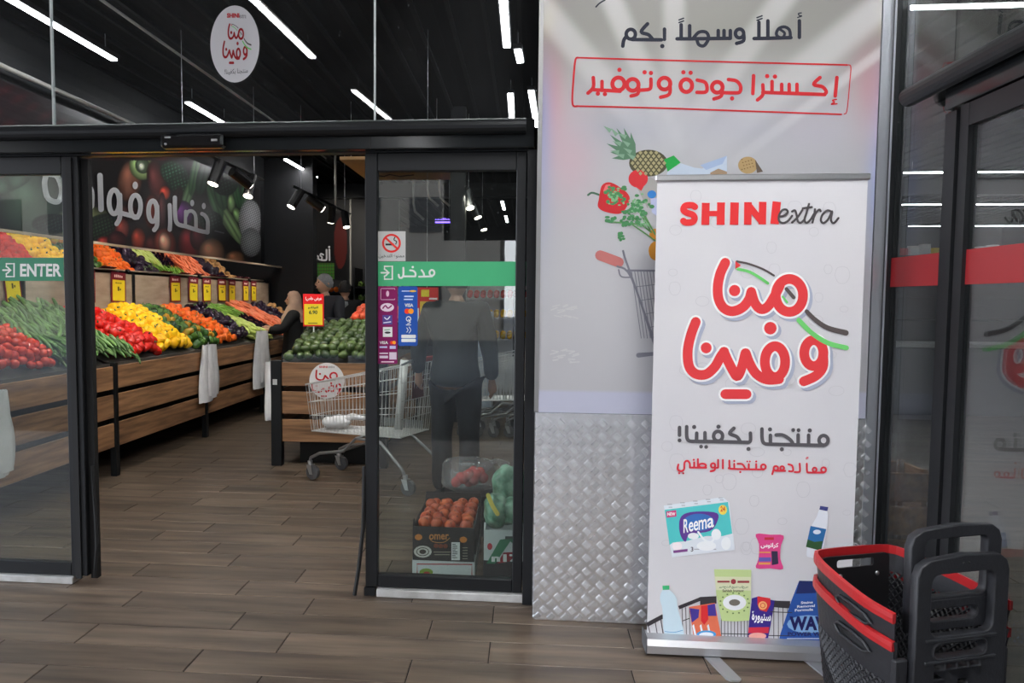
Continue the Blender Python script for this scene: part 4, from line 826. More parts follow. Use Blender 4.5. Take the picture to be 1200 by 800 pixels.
# ================================================================= AVOCADO STAND
AV=empty('avocado_stand','short wooden island stand with black corner post, heaped with avocados','display stand',loc=(-1.7,6.58,0))
def A(o): o.parent=AV; o.location=o.location-Vector((-1.7,6.58,0)); return o
A0,A1,AY0,AY1=-2.25,-1.22,6.58,8.5
A(bx('post',black_al,A0-.01,A0+.085,AY0-.03,AY0+.05,0,.945,b=.004)); A(bx('post',black_al,A1-.085,A1+.01,AY0-.03,AY0+.05,0,.945,b=.004))
A(bx('post',black_al,A0-.01,A0+.05,AY1-.05,AY1,0,.945)); A(bx('post',black_al,A1-.05,A1+.01,AY1-.05,AY1,0,.945))
for z0,z1 in ((.72,.93),(.47,.67),(.22,.42)):
    A(bx('board',woodx,A0+.087,A1-.087,AY0-.012,AY0+.008,z0,z1,b=.003))
    A(bx('board',wood,A0+.005,A0+.02,AY0+.06,AY1-.06,z0,z1,b=.003)); A(bx('board',wood,A1-.02,A1-.005,AY0+.06,AY1-.06,z0,z1,b=.003))
A(bx('plinth',rubber,A0+.2,A1-.2,AY0+.15,AY1-.15,0,.2))
A(bx('tray',MATS['dark_steel_tray'],A0+.02,A1-.02,AY0+.01,AY1-.02,.86,.93))
cl=glassmat('clear_guard',(.85,.87,.86,1)); A(bx('clear_guard',cl,A0+.09,A1-.05,AY0-.008,AY0-.004,.93,1.0))
A(MB().box(A0+.01,A0+.05,AY0-.0315,AY0-.03,.73,.78).build('worn_sticker',flat(190,190,190)))
rs=empty('round_sticker','round white logo sticker on the front of the avocado stand','sticker')
U=lambda e:(lambda px,py:aty(px,py,AY0-.014,e))
Ink(U(0)).dot(383,446,20.5,21,40).build('disc',flat(214,212,212,1.1),rs)
q=Ink(U(.0016)); q.line([(371,434),(371,443),(378,445),(381,440)],2).line([(381,440),(386,445)],2).line(ring(391,440.5,4,4,12),2).line([(366,450),(367,457),(375,459),(379,455),(383,459),(386,456)],2).line(ring(389,455,3,3.4,12),2).line(ring(397,453,2.6,3,12),2).line([(399,455),(396,461)],2).line([(377,464),(382,464)],2).dot(375,438,1.2).dot(371,452,1.2).dot(388,449,1.3); q.build('red_lettering',flat(176,30,36),rs)
text('red_lettering','SHINI',flat(190,30,36),rs,U(.0016),374,428.5,384,431,.03); text('grey_lettering','extra',flat(90,90,94),rs,U(.0016),385,428.5,392,431)
def ZA(x,y): return .97+max(0,y-AY0-.05)*.30
def heap2(me,name,cat,label,group,xr,yr,step,layers,seed,zl=.05,z0=0,up=False):
    r=random.Random(seed)
    for Ly in range(layers):
        y=yr[0]+step*.5*(Ly%2)
        while y<yr[1]:
            x=xr[0]+step*.5*(Ly%2)
            while x<xr[1]:
                xx=x+r.uniform(-.2,.2)*step;yy=y+r.uniform(-.2,.2)*step
                inst(me,name,None,(xx,yy,z0+ZA(xx,yy)+Ly*zl+.03*math.sin(PI*(xx-xr[0])/(xr[1]-xr[0]))),(r.uniform(1.2,1.9),r.uniform(-.4,.4),r.uniform(0,6.28)),r.uniform(.95,1.15),label=label,cat=cat,group=group); x+=step
            y+=step
heap2(av_me,'avocado','avocado','dark green avocado in the heap on the island stand','avocados on the island stand',(A0+.14,A1-.06),(AY0+.06,7.42),.083,2,21)
nec_me=MB().ball(0,0,0,.037,12,7,sz=.93).mesh('nectarine',m_nec,True); plum_me=MB().ball(0,0,0,.03,10,6).mesh('plum',m_plum,True)
heap2(nec_me,'nectarine','nectarine','red-orange nectarine behind the avocados','nectarines behind the avocados',(A0+.5,A1-.06),(7.48,7.9),.08,2,22,z0=.02)
heap2(plum_me,'plum','plum','dark plum heaped at the back of the island stand','dark plums behind the nectarines',(A0+.62,A1-.06),(7.96,8.4),.066,3,23,zl=.04)
ps=empty('price_sign','red and yellow special-offer sign on a thin white pole over the avocados','sign',loc=(-2.0,7.02,1.0))
MB().tube([(0,.006,-.02),(0,.006,.3)],.006,6).build('pole',white_pl,ps)
MB().box(-.1,.1,-.004,.004,.235,.54,.002).build('board',flat(206,30,34,1.3),ps); MB().box(-.088,.088,-.0052,-.0042,.25,.445).build('yellow_field',tagy,ps)
PS=lambda px,py:aty(px,py,7.02-.0065)-Vector((-2.0,7.02,1.0))
text('white_lettering',ar('عرض خاص!'),flat(240,235,235,1.2),ps,PS,358,347.5,377,352.5,.03); text('dark_lettering',ar('افوكادو'),flat(50,80,40),ps,PS,361,358.5,373,362,.03)
text('dark_lettering','6.90',flat(60,80,50),ps,PS,362,363.5,372,368,.03); Ink(PS).rect(361,378,372,379).build('small_lettering',flat(110,100,50),ps)
# ================================================================= TRACK LIGHTS, PIPES, CEILING PARTS
lampf=mat('lamp_face',(1,.9,.75,1),.5,emit=6)
headm=mat('black_spot_body',RGB(16,16,18),.35)
def track(name_label,a,b,heads,hl,sc=1.0):
    a=Vector(a);b=Vector(b); o=empty('light_track',name_label,'track light',loc=(a+b)/2)
    c=(a+b)/2; MB().tube([a-c,b-c],.018,4).build('rail',headm,o)
    w_=MB(); [w_.tube([p-c,Vector((p.x,p.y,CEIL_Z))-c],.003,5) for p in (a.lerp(b,.12),a.lerp(b,.88))]; w_.build('suspension_wire',alu,o)
    for i,(t,dx,dy,dz) in enumerate(heads):
        p=a.lerp(b,t)-c; d=Vector((dx,dy,dz)).normalized(); q=p+Vector((0,0,-.07))
        h=MB(); h.tube([q-d*.05*sc,q+d*.14*sc],.045*sc,12); ho=h.build('spot_head',headm,o)
        MB().tube([q+d*.1401*sc,q+d*.146*sc],.037*sc,12).build('lamp_face',lampf,ho)
        MB().tube([p,q],.009,6).build('stem',headm,ho)
    return o
def spot(loc,tgt,e,size=70,col=(1,.92,.8),blend=.7,r=.05):
    l=bpy.data.lights.new('spot_beam','SPOT'); l.energy=e; l.spot_size=R(size); l.spot_blend=blend; l.color=col; l.shadow_soft_size=r
    o=bpy.data.objects.new('spot_beam',l); C.objects.link(o); o.location=loc; d=Vector(tgt)-Vector(loc); o.rotation_euler=d.to_track_quat('-Z','Y').to_euler(); o['label']='beam of a ceiling spot or an added lamp aimed into the shop'; o['category']='light'; return o
track('black track with two spot heads aimed at the left produce, near the mural',(-3.0,6.2,2.84),(-3.0,8.5,2.84),[(.46,-.25,-.3,-1),(.84,-.1,-.35,-1),(.66,.3,.5,-.3)],'',1.3)
track('black track with four spot heads above the woman in the headscarf',(-2.72,8.7,2.8),(-2.72,11.6,2.8),[(.08,-.5,-.35,-1),(.27,.5,.3,-.4),(.62,-.2,.4,-1),(.88,.2,-.2,-1)],'',1.25)
track('black track with three spot heads seen through the right door leaf',(-.74,9.1,2.85),(-.74,13.0,2.85),[(.08,.25,-.4,-1),(.35,.4,-.2,-1),(.8,.3,-.2,-1)],'',1.3)
for y,e in ((5.1,1.0),(6.5,1.1),(7.9,1.15),(9.4,1.1),(11.0,1.1)): spot((-2.95,y,2.75),(-3.9,y+.25,1.2),SPOT*e,66)
spot((-3.2,13.2,3.3),(-3.9,15.8,2.4),SPOT*1.2,60); spot((-1.9,6.3,2.9),(-1.75,7.3,1.0),SPOT*1.0,60); spot((-.74,9.2,2.75),(-.3,10.8,.6),SPOT*.7,70); spot((-1.6,5.4,3.2),(-1.5,6.3,0),SPOT*.7,56)  # first beam belongs to no spot head, added to brighten the second mural
g='ceiling strip lights over the produce'
for a,b,lb in ((5.23,6.64,'nearest'),(8.12,9.24,'second'),(11.49,13.2,'third')): strip(-3.7,a,-3.7,b,3.62,lb+' white strip light in the ceiling row over the left produce',group=g)
g='ceiling strip lights over the checkout side'
strip(-.19,5.49,-.19,6.53,3.62,'white strip light high in the transom next to the poster pillar',group=g); strip(-.19,8.0,-.2,9.36,3.62,'white strip light just above the header end, left one',group=g); strip(.02,7.9,.1,9.5,3.62,'white strip light just above the header end, right one beside the pillar',group=g)
strip(-.1,6.62,-.08,6.95,3.62,'very short strip light between the long ones by the pillar',group=g)
for y,lb in ((16.6,'farthest but one'),(19.5,'farthest')): strip(-.55,y,-.55,y+1.5,3.62,lb+' strip light seen through the right door leaf',group=g)
g='ceiling strip lights running across the right hall'
strip(2.6,5.88,5.0,5.88,3.62,'nearest strip light running across the right hall, at the top edge',group=g)
strip(5.9,13.2,9.5,13.2,3.62,'strip light across the right hall behind the exit post, highest of the far ones',group=g)
strip(7.8,17.5,12.5,17.5,3.62,'strip light across the right hall behind the exit post, second highest of the far ones',group=g)
strip(10.6,22.4,13.8,22.4,3.62,'strip light across the right hall behind the exit post, lowest of the far ones',group=g)
strip(3.2,1.2,6.2,1.2,3.62,'strip light across the right hall near the exit door',group=g)
strip(3.2,9.2,5.2,9.2,3.62,'strip light across the right hall over the checkout',group=g) if 0 else None
g='added strip lights out of view just inside the entrance'  # lamps added out of view to brighten the floor and cartons near the doors
for i,x in enumerate((-3.4,-1.9,-.4,1.1)): 
    for j,y in enumerate((4.25,5.0)): strip(x-.6,y,x+.6,y,3.62,'added strip light out of view above the transom, %s one of the %s row'%(('leftmost','second','third','rightmost')[i],('front','back')[j]),group=g)
g='canopy strip lights outside the entrance'
for i,(x,y) in enumerate(((.75,1.9),(.75,.9),(.75,-.2))): strip(x-.6,y,x+.6,y,3.72,'added canopy strip light running across, %s'%('nearest the poster pillar','second from the poster pillar','third from the poster pillar')[i],wd=.22,group=g)  # lamps added to brighten the poster and banner, placed clear of the transom reflection
for x0,y0,x1,y1,lb in ((-1.96,2.1,-1.9,.76,'nearest the header'),(-1.78,-.3,-1.62,-1.8,'behind the camera'),(-1.57,-2.6,-1.43,-4.2,'at the canopy edge')): strip(x0,y0,x1,y1,3.62,'canopy strip light outside the doors, '+lb,group=g)
pipe=mat('white_conduit',RGB(176,174,168),.5)
def pipe_o(pts,r,label): o=MB().tube(pts,r,8).build('conduit_pipe',pipe,None,True); return tag(o,label,'pipe')
pipe_o([(-4.25,5.3,3.36),(-4.25,9.2,3.36)],.022,'pale pipe running along the left wall above the mural')
pipe_o([(-3.2,4.0,3.72),(-3.2,12,3.72)],.012,'thin conduit along the ceiling beside the strip lights')
pipe_o([(-3.05,12.0,3.76),(-3.05,12.0,2.9)],.018,'white vertical conduit between the strip light and the second track')
for i,x in enumerate((-1.72,-1.5,-1.33)):
    pipe_o([(x,11.5,3.76),(x,11.5,3.15 if i else 2.95),(x+.02,11.5,3.02 if i else 2.82),(x+.16,11.5,2.9 if i else 2.7)],.018,['left','middle','right'][i]+' one of three bent white conduits at the top of the right door leaf')
pipe_o([(-.13,11.5,3.76),(-.13,11.5,2.75)],.018,'single straight conduit at the right side of the right door leaf')
pipe_o([(-4.2,4.6,3.74),(1.4,4.6,3.74)],.013,'thin pipe crossing the ceiling behind the transom')
cp=empty('ceiling_panel','tan hanging ceiling panel with a dark squiggle at the top of the opening','panel',loc=(-1.55,9.4,3.1))
MB().box(-.6,.6,-.75,.75,-.02,.02,.004).build('board',mat('tan_panel',RGB(196,158,110),.6),cp)
MB().tube([(-.4,.3,-.022),(-.3,.4,-.022),(-.2,.25,-.022),(-.1,.4,-.022),(.1,.3,-.022)],.012,5).build('squiggle',flat(50,40,34),cp)
w_=MB(); [w_.tube([(a,b,.02),(a,b,.69)],.003,4) for a in (-.5,.5) for b in (-.6,.6)]; w_.build('suspension_wire',alu,cp)
ld=empty('led_sign','small purple LED text sign hanging deep inside the shop','sign',loc=(-1.25,12.2,2.75))
MB().box(-.24,.22,-.02,.02,-.06,.06).build('case',headm,ld); q=MB(); rr=random.Random(4)
for i in range(22):
    x=-.22+i*.02; q.box(x,x+.012,-.022,-.0201,.012,.02+rr.random()*.025); 
q.box(-.22,.2,-.022,-.0201,-.035,-.012); q.build('led_text',mat('purple_led',RGB(120,90,255),.5,emit=2.2),ld)
MB().tube([(0,0,.06),(0,0,1.03)],.004,4).build('wire',alu,ld)
# ================================================================= DEEP INTERIOR
pillar_b=bx('trim_shop_pillar',wallm,-.93,-.75,9.2,9.4,0,CEIL_Z,kind='structure')
pf=lambda px,py:aty(px,py,9.2,.004)
text('decal_lettering','SHINI',flat(190,40,44),pillar_b,pf,527,358,543,366,.04); text('decal_lettering','extra',flat(190,200,200),pillar_b,pf,529,367,544,376,.0)
Ink(pf).rect(531,378,544,380).build('decal_lettering',flat(150,160,160),pillar_b)
sh=[]
def shelf_unit(label,x0,x1,y0,y1,levels,h,m=None,loc=None,back=True):
    o=empty('shelf_unit',label,'shelf',loc=((x0+x1)/2,(y0+y1)/2,0)); m=m or white_pl; w2,d2_=(x1-x0)/2,(y1-y0)/2
    for sx in (-1,1): MB().box(sx*w2-.02,sx*w2+.02,-d2_,d2_,0,h).build('side_panel',m,o)
    for z in levels: MB().box(-w2+.022,w2-.022,-d2_,d2_,z-.02,z).build('shelf',m,o)
    if back: MB().box(-w2+.022,w2-.022,d2_-.015,d2_,.03,h).build('back_panel',m,o)
    return o
shelf_unit('white fruit shelf deep in the shop behind the right door leaf',-1.0,0.3,12.4,13.1,(.45,.85,1.2,1.52),1.9)
fr_me=MB().ball(0,0,0,.05,10,6).mesh('fruit',m_yel,True); fr2=MB().ball(0,0,0,.05,10,6).mesh('fruit',m_redp,True)
for z,me,nm,cat,lb,g in ((1.2,fr_me,'lemon','fruit','yellow lemon on the lower fruit shelf','lemons on the lower fruit shelf'),(.85,fr_me,'lemon','fruit','yellow lemon on the bottom fruit shelf','lemons on the bottom fruit shelf'),(1.52,fr2,'apple','fruit','red apple on the top fruit shelf','apples on the top fruit shelf')):
    for i in range(11):
        for j in range(2): inst(me,nm,None,(-.93+i*.11,12.5+j*.12,z+.05+j*.04),(0,0,i),1,label=lb,cat=cat,group=g)
fz=empty('white_cooler','tall white cooler cabinet standing behind the dark pillar','cooler',loc=(-.57,9.9,0))
MB().box(-.14,.14,-.2,.2,.05,1.34,.01).build('cabinet',mat('cooler_white',RGB(200,210,222),.35),fz); MB().box(-.12,.12,-.215,-.2,.12,1.2,.005).build('door',mat('cooler_door',RGB(176,190,206),.3),fz); MB().box(-.14,.14,-.2,.2,.0,.05).build('base',rubber,fz)
bgm=empty('foil_bag_rack','rack of shiny foil snack bags at the right side of the right door leaf','rack',loc=(.02,8.6,0))
MB().tube([(-.16,.02,0),(-.16,.02,1.6)],.012,6).tube([(.2,.02,0),(.2,.02,1.6)],.012,6).tube([(-.16,.02,1.6),(.2,.02,1.6)],.012,6).tube([(-.16,.02,.6),(.2,.02,.6)],.012,6).build('frame',black_al,bgm)
foil=mat('foil',RGB(220,214,196),.25,.7,col2=RGB(160,150,120),scale=14,bump=.5)
for i in range(3):
    for j in range(3): tag(bx('foil_bag',foil,-.1+i*.11,-.01+i*.11,8.55,8.59,1.0+j*.19,1.17+j*.19,b=.012),'shiny foil snack bag hanging on the rack','snack bag','foil bags on the rack')
yp=empty('promo_poster','yellow and red hanging promotion poster behind the payment stickers','poster',loc=(-.86,6.55,1.42))
MB().box(-.11,.1,-.002,.002,-.22,.18).build('sheet',mat('poster_yellow',RGB(226,190,60),.6),yp); MB().box(-.11,.1,-.004,-.0021,.06,.18).box(-.11,-.06,-.004,-.0021,-.22,.06).build('red_field',flat(196,50,44),yp); MB().box(-.05,.02,-.006,-.0041,.1,.16).build('yellow_field',tagy,yp); MB().box(.02,.09,-.006,-.0041,.075,.09).box(-.1,-.07,-.006,-.0041,-.15,.0).build('white_lettering',white_ink,yp)
MB().tube([(0,0,.18),(0,0,2.36)],.002,4).build('string',alu,yp)
# far-left end: second mural, dark cabinet, greens
m2=empty('second_mural','second dark mural with white Arabic lettering on the far wall','mural')
painted('mural_sheet',mural,m2,(40,60),lambda u,v:aty(368.5+39.5*u,327-78*v,15.29),lambda x,y:((60+20*math.sin(x*2),100+25*math.sin(y*1.7),44,1.3) if y>308 and x<392 else (84,32,30,1.2) if (x-399)**2/60+(y-285)**2/900<1 else (26,26,28,1)))
F2=lambda px,py:aty(px,py,15.29,.01)
q=Ink(F2,340,190,5.333); q.line([(246,545),(247,612)],11).dot(245,530,6).line([(228,548),(229,600),(222,612),(196,611)],11).line([(208,578),(194,572),(190,584),(200,594),(196,611)],10).line([(196,611),(180,606),(176,590)],9).line([(176,588),(166,584),(160,594),(168,604),(160,616),(148,612)],9).build('white_lettering',flat(205,205,210,1.2),m2)
bx('trim_light_pole',pipe,-3.59,-3.56,15.26,15.3,0,CEIL_Z-.01,kind='structure')
lr=shelf_unit('dark produce shelf with leafy greens at the far wall',-3.35,-2.4,14.6,15.3,(.6,1.05,1.45,1.72),2.1,black_al)
leafm=mat('lettuce_leaf',RGB(110,150,60),.6,col2=RGB(176,196,120),scale=20,rand=.2)
lm=MB(); rr=random.Random(8)
for i in range(14):
    a=rr.uniform(0,6.28); t=rr.uniform(.2,1.2); c=Vector((math.cos(a)*math.sin(t),math.sin(a)*math.sin(t),math.cos(t))); s_=Vector((-math.sin(a),math.cos(a),0))
    lm.add([c*.01,c*.06+s_*.045,c*.13+Vector((0,0,.01)),c*.06-s_*.045],[(0,1,2,3)])
lm=lm.mesh('lettuce_head',leafm)
for z in (1.72,1.45): 
    for i in range(7): inst(lm,'lettuce_head',None,(-3.25+i*.13,14.85,z+.01),(0,0,i),1,label='loose leafy green head on the dark far shelf',cat='lettuce',group='greens on the far shelf')
for i in range(8): inst(fr2,'apple',None,(-3.26+i*.11,14.8,1.1),(0,0,i),1,label='red apple under the greens on the dark far shelf',cat='fruit',group='apples on the dark far shelf')
orange_me=MB().ball(0,0,0,.055,10,6).mesh('orange',m_or,True)
shelf_unit('low shelf of oranges at the far wall behind the grey-haired man',-4.1,-3.42,14.4,15.2,(.9,1.35,1.62),1.75,wallm)
for z in (1.62,1.35):
    for i in range(6):
        inst(orange_me,'orange',None,(-4.02+i*.105,14.6,z+.055),(0,0,0),1,label='orange on the low far shelf',cat='fruit',group='oranges on the low far shelf')
# right hall
g1=shelf_unit('long product shelf in the right hall, seen between the poster pillar and the exit post',5.4,9.5,13.4,13.9,(.4,.8,1.2,1.6,2.0,2.28),2.3,mat('grey_shelf',RGB(70,72,76),.5))
pc=[RGB(214,214,214),RGB(230,200,60),RGB(70,110,190),RGB(206,206,212),RGB(190,50,50),RGB(220,220,220)]
rr=random.Random(9)
for i in range(22):
    h=rr.uniform(.12,.2); x=5.5+i*.18
    b_=tag(bx('product_pack',mat('pack_%d'%(i%6),pc[i%6],.5),x,x+.14,13.42,13.56,2.282,2.282+h,b=.006),'product pack standing on top of the long shelf in the right hall','product pack','packs on top of the long shelf')
for z in (2.0,):
    for i in range(16):
        h=rr.uniform(.15,.26); x=5.5+i*.24
        tag(bx('product_pack',mat('pack_%d'%rr.randrange(6),pc[rr.randrange(6)],.5),x,x+.16,13.42,13.58,z+.001,z+h),'product pack on the second level of the long shelf in the right hall','product pack','packs on the second level of the long shelf')
ck=empty('checkout_counter','grey checkout counter with pale edge inside the right hall','counter',loc=(6.4,10.9,0))
MB().box(-2.2,2.2,-.35,.35,.0,.9,.01).build('body',mat('counter_grey',RGB(96,98,102),.5),ck); MB().box(-2.25,2.25,-.4,.4,.901,.95,.01).build('top',mat('counter_top',RGB(190,190,188),.4),ck)
wc=empty('wooden_crate','wooden slatted crate standing inside the corner behind the pillar','crate',loc=(1.82,3.95,0))
for i in range(4): 
    for s_ in (-1,1): MB().box(-.14,.14,s_*.14-.01,s_*.14+.01,.04+i*.165,.18+i*.165,.003).build('slat',wood,wc); MB().box(s_*.14-.01,s_*.14+.01,-.128,.128,.04+i*.165,.18+i*.165,.003).build('slat',wood,wc)
for sx in (-1,1):
    for sy in (-1,1): MB().box(sx*.115-.012,sx*.115+.012,sy*.115-.012,sy*.115+.012,0,.69).build('corner_post',wood,wc)
# ================================================================= SHOPPING TROLLEYS
wire=mat('chromed_wire',RGB(222,222,220),.3,.5); chs=mat('grey_trolley_frame',RGB(150,152,154),.35,.7); wheelm=mat('grey_wheel',RGB(88,88,90),.6); gripr=mat('red_grip',RGB(150,30,34),.4)
def trolley(label,loc,rz,group=None,sheet=True,wires=True):
    o=empty('shopping_trolley',label,'shopping trolley',loc=loc,rz=rz,group=group)
    # +x front. top rim and floor of the basket
    xf,xr=.5,-.47; wf,wr=.2,.27; bf,br=.4,.42
    def side(s,t,u): # t 0 rear..1 front, u 0 bottom..1 top
        x=(xr+.04*(1-u))*(1-t)+(xf-.03*(1-u))*t; yb=(wr-.05)*(1-t)+(wf-.04)*t; yt=wr*(1-t)+wf*t; zt=1.0*(1-t)+.79*t; zb=.43*(1-t)+.4*t
        return (x,s*(yb*(1-u)+yt*u),zb*(1-u)+zt*u)
    for s in (-1,1):
        m=MB(); n=26
        for i in range(n+1): m.tube([side(s,i/n,0),side(s,i/n,1)],.0029,4,False)
        for u in (.33,.62,.82): m.tube([side(s,0,u),side(s,1,u)],.0032,4,False)
        m.build('side_mesh',wire,o)
    m=MB(); n=11
    for i in range(n+1):
        y0=-(wf-.04)+2*(wf-.04)*i/n; y1=-wf+2*wf*i/n; m.tube([(side(1,1,0)[0],y0,.4),(xf,y1,.79)],.0029,4,False)
    for u in (.33,.62,.82): m.tube([side(-1,1,u),side(1,1,u)],.0032,4,False)
    m.build('front_mesh',wire,o)
    m=MB()
    for i in range(14):
        y0=-(wr-.05)+2*(wr-.05)*i/13; y1=-wr+2*wr*i/13; m.tube([(side(1,0,0)[0],y0,.43),(xr,y1,1.0)],.0029,4,False)
    for u in (.25,.5,.75): m.tube([side(-1,0,u),side(1,0,u)],.0032,4,False)
    m.build('rear_flap',wire,o)
    m=MB()
    for i in range(15): t=i/14; y=1-2*t; m.tube([(side(1,0,0)[0],(wr-.05)*y,.43),(side(1,1,0)[0],(wf-.04)*y,.4)],.0029,4,False)
    for i in range(24): t=i/23; p=side(1,t,0); q=side(-1,t,0); m.tube([p,q],.0029,4,False)
    m.build('basket_floor',wire,o)
    rim=[side(-1,0,1),side(-1,1,1),side(1,1,1),side(1,0,1)]; m=MB(); m.tube(rim,.006,6,closed=True); m.tube([side(-1,0,0),side(-1,1,0),side(1,1,0),side(1,0,0)],.0055,6,closed=True); m.build('rim',wire,o)
    m=MB()
    for s in (-1,1):
        m.tube([(-.5,s*.27,.15),(-.47,s*.265,.2),(-.25,s*.23,.38),(.0,s*.2,.385),(.12,s*.2,.27),(.36,s*.2,.23),(.45,s*.2,.185),(.46,s*.2,.15)],.013,8)
    m.tube([(-.0,-.2,.385),(0,.2,.385)],.012,6).tube([(.2,-.2,.25),(.2,.2,.25)],.011,6); m.build('chassis',chs,o,True)
    for x,y in ((.46,.2),(.46,-.2),(-.5,.27),(-.5,-.27)):
        c=empty('caster',loc=(x,y,0)); c.parent=o
        MB().tube([(-.03,-.016,.065),(-.03,.016,.065)],.06,18).tube([(-.03,-.018,.065),(-.03,.018,.065)],.012,8).build('wheel',wheelm,c)
        f=MB(); [f.prism([(-.045,sy*.024,.05),(-.015,sy*.024,.05),(.02,sy*.024,.13),(-.03,sy*.024,.13)],(0,sy*.004,0)) for sy in (-1,1)]; f.tube([(-.005,0,.125),(-.0,0,.16)],.02,8); f.build('fork',alu,c)
    for s in (-1,1): MB().tube([side(s,0,1),(xr-.07,s*wr,1.03)],.009,6).build('handle_arm',chs,o)
    MB().tube([(xr-.07,-wr,1.03),(xr-.07,wr,1.03)],.012,8).build('handle',chs,o)
    MB().box(xr-.09,xr-.05,-.12,.12,1.012,1.05,.008).build('handle_grip',gripr,o)
    MB().box(xr+.012,xr+.02,-.09,.09,.72,.9,.003).build('red_panel',mat('dull_red_panel',RGB(96,34,38),.5),o)
    if sheet:
        MB().box(-.38,.0,-.215,-.212,.43,.5).build('seat_bar',chs,o)
    return o
cart=trolley('chrome wire shopping trolley with a white bag inside, in front of the avocado stand',(-1.27,6.1,0),R(158))
r=random.Random(5); bagw=MB().ball(0,0,0,.09,14,8,sx=1.4,sz=.6); bagw.v=[(x*(1+.15*math.sin(9*y*10)),y*(1+.15*math.sin(60*x)),z*(1+.2*math.sin(50*x+30*y))) for x,y,z in bagw.v]
bg_o=empty('white_bag','crumpled white plastic bag lying in the trolley','plastic bag',loc=(-1.58,6.22,.465)); bagw.build('bag_body',bagm,bg_o,True); MB().tube([(.06,0,.02),(.14,.0,.05),(.22,-.01,.035),(.26,-.02,.045)],[.03,.028,.02,.014],8).build('bag_neck',bagm,bg_o,True)
rl=empty('plastic_roll','tall white roll of plastic bags standing in the trolley behind the door glass','roll',loc=(-1.02,6.02,.45)); MB().tube([(0,0,0),(.05,0,.56)],.035,12).build('roll_body',bagm,rl,True); MB().tube([(.05,0,.561),(.05,0,.575)],.02,10).build('roll_core',boardw,rl)
for i in range(4): trolley('one of the empty nested trolleys parked in a row beyond the right door leaf',(.1-.2*i*0-.0+.17*i-.35,8.35+.02*i,0),R(180),'nested trolleys in a row beyond the right door leaf',False)
# ================================================================= FRUIT CRATES BEHIND THE RIGHT DOOR
card_b=mat('black_carton',RGB(30,30,32),.55); card_w=mat('white_carton',RGB(196,204,204),.6)
def open_box(o,w_,d_,h,m,th=.008,back=0,inner=None):
    q=MB().box(-w_/2,w_/2,0,th,0,h).box(-w_/2,-w_/2+th,th,d_-th,0,h*1.0).box(w_/2-th,w_/2,th,d_-th,0,h).box(-w_/2,w_/2,d_-th,d_,0,h+back).box(-w_/2+th,w_/2-th,th,d_-th,0,th)
    for sx in (-1,1):
        for y in (0,d_-.05): q.prism([(sx*w_/2,y,h),(sx*w_/2,y+.05,h),(sx*w_/2,y+.025,h+.035)],(-sx*th,0,0))
    q.build('carton',m,o)
flat_b=empty('flat_white_carton','flat white carton with red frame under the black nectarine carton','carton',loc=(-.43,4.0,0)); open_box(flat_b,.34,.5,.088,card_w)
Q0=lambda e:(lambda px,py:aty(px,py,4.0,e)-Vector((-.43,4.0,0)))
k=Ink(Q0(.002)); k.line([(489,674),(489,660.5),(553,661),(553,675)],1.3,sm=False); k.build('red_frame',flat(150,40,50),flat_b); Ink(Q0(.002)).dot(499.5,670,8,4.5).build('green_emblem',flat(110,140,50),flat_b); Ink(Q0(.004)).dot(500,671.5,4,2.4).build('red_emblem',flat(150,60,50),flat_b)
bb=empty('nectarine_carton','black printed carton full of nectarines behind the right door leaf','carton',loc=(-.43,3.995,.09)); open_box(bb,.335,.56,.185,card_b,back=.05)
Q1=lambda e:(lambda px,py:aty(px,py,3.995,e)-Vector((-.43,3.995,.09)))
text('gold_lettering','omer',flat(176,120,70),bb,Q1(.002),503,625.5,526,632,.02); Ink(Q1(.002)).line([(503,630),(508,634.5),(520,635),(527,630)],.8).build('gold_swash',flat(170,120,70),bb)
Ink(Q1(.002)).dot(490.5,629,4.4,3.6).dot(543,632,4.4,3.6).build('orange_emblem',flat(176,110,50),bb); Ink(Q1(.002)).dot(495.5,646,10.5,7).build('white_oval',flat(176,176,170),bb); k=Ink(Q1(.003)); k.line(ring(495.5,646,7,4.6),.9).dot(495.5,646,4,2.8); k.build('oval_print',flat(60,54,50),bb)
Ink(Q1(.002)).dot(511,639,2.8,2.6).dot(516.5,639.5,2.8,2.6).dot(522,639.5,2.8,2.6).build('printed_fruit',flat(110,60,44),bb); k=Ink(Q1(.002)); k.rect(508,646,528,647).rect(509,649,527,650)
for i in range(5): k.rect(542,641+i*3.2,548,641.9+i*3.2)
k.build('small_lettering',flat(130,126,116),bb); Ink(Q1(.002)).rect(529,635,539,656).build('barcode_label',flat(190,194,194),bb); k=Ink(Q1(.003))
for i in range(8): k.rect(530,637+i*2.2,536 if i%3 else 534,637.9+i*2.2)
k.build('barcode',flat(40,40,40),bb)
necb=MB().ball(0,0,0,.033,14,8,sz=.92).mesh('nectarine',mat('carton_nectarine_skin',RGB(150,46,26),.4,col2=RGB(190,92,44),scale=14,rand=.15),True)
nst=MB().tube([(0,0,.027),(0,0,.034)],[.006,.002],6).mesh('stem_pit',mat('brown_stem',RGB(60,36,24),.7))
r=random.Random(31); zb=.24
for Ly in range(2):
    for j in range(8):
        for i in range(4):
            x=-.43-.115+i*.075+(.02 if j%2 else 0)+r.uniform(-.008,.008); y=4.045+j*.064+r.uniform(-.008,.008)
            if x>-.29: continue
            ob=inst(necb,'nectarine',None,(x,y,zb-.015+Ly*.05+r.uniform(-.006,.01)),(r.uniform(-.8,.8),r.uniform(-.8,.8),0),r.uniform(.95,1.08),label='ripe nectarine in the black carton behind the right door leaf',cat='nectarine',group='nectarines in the black carton')
            if Ly: inst(nst,'stem_pit',ob)
dk=empty('dark_plastic_crate','low dark plastic crate under the white and green carton','crate',loc=(-.1,4.0,0)); open_box(dk,.23,.5,.1,mat('dark_crate',RGB(40,42,48),.5))
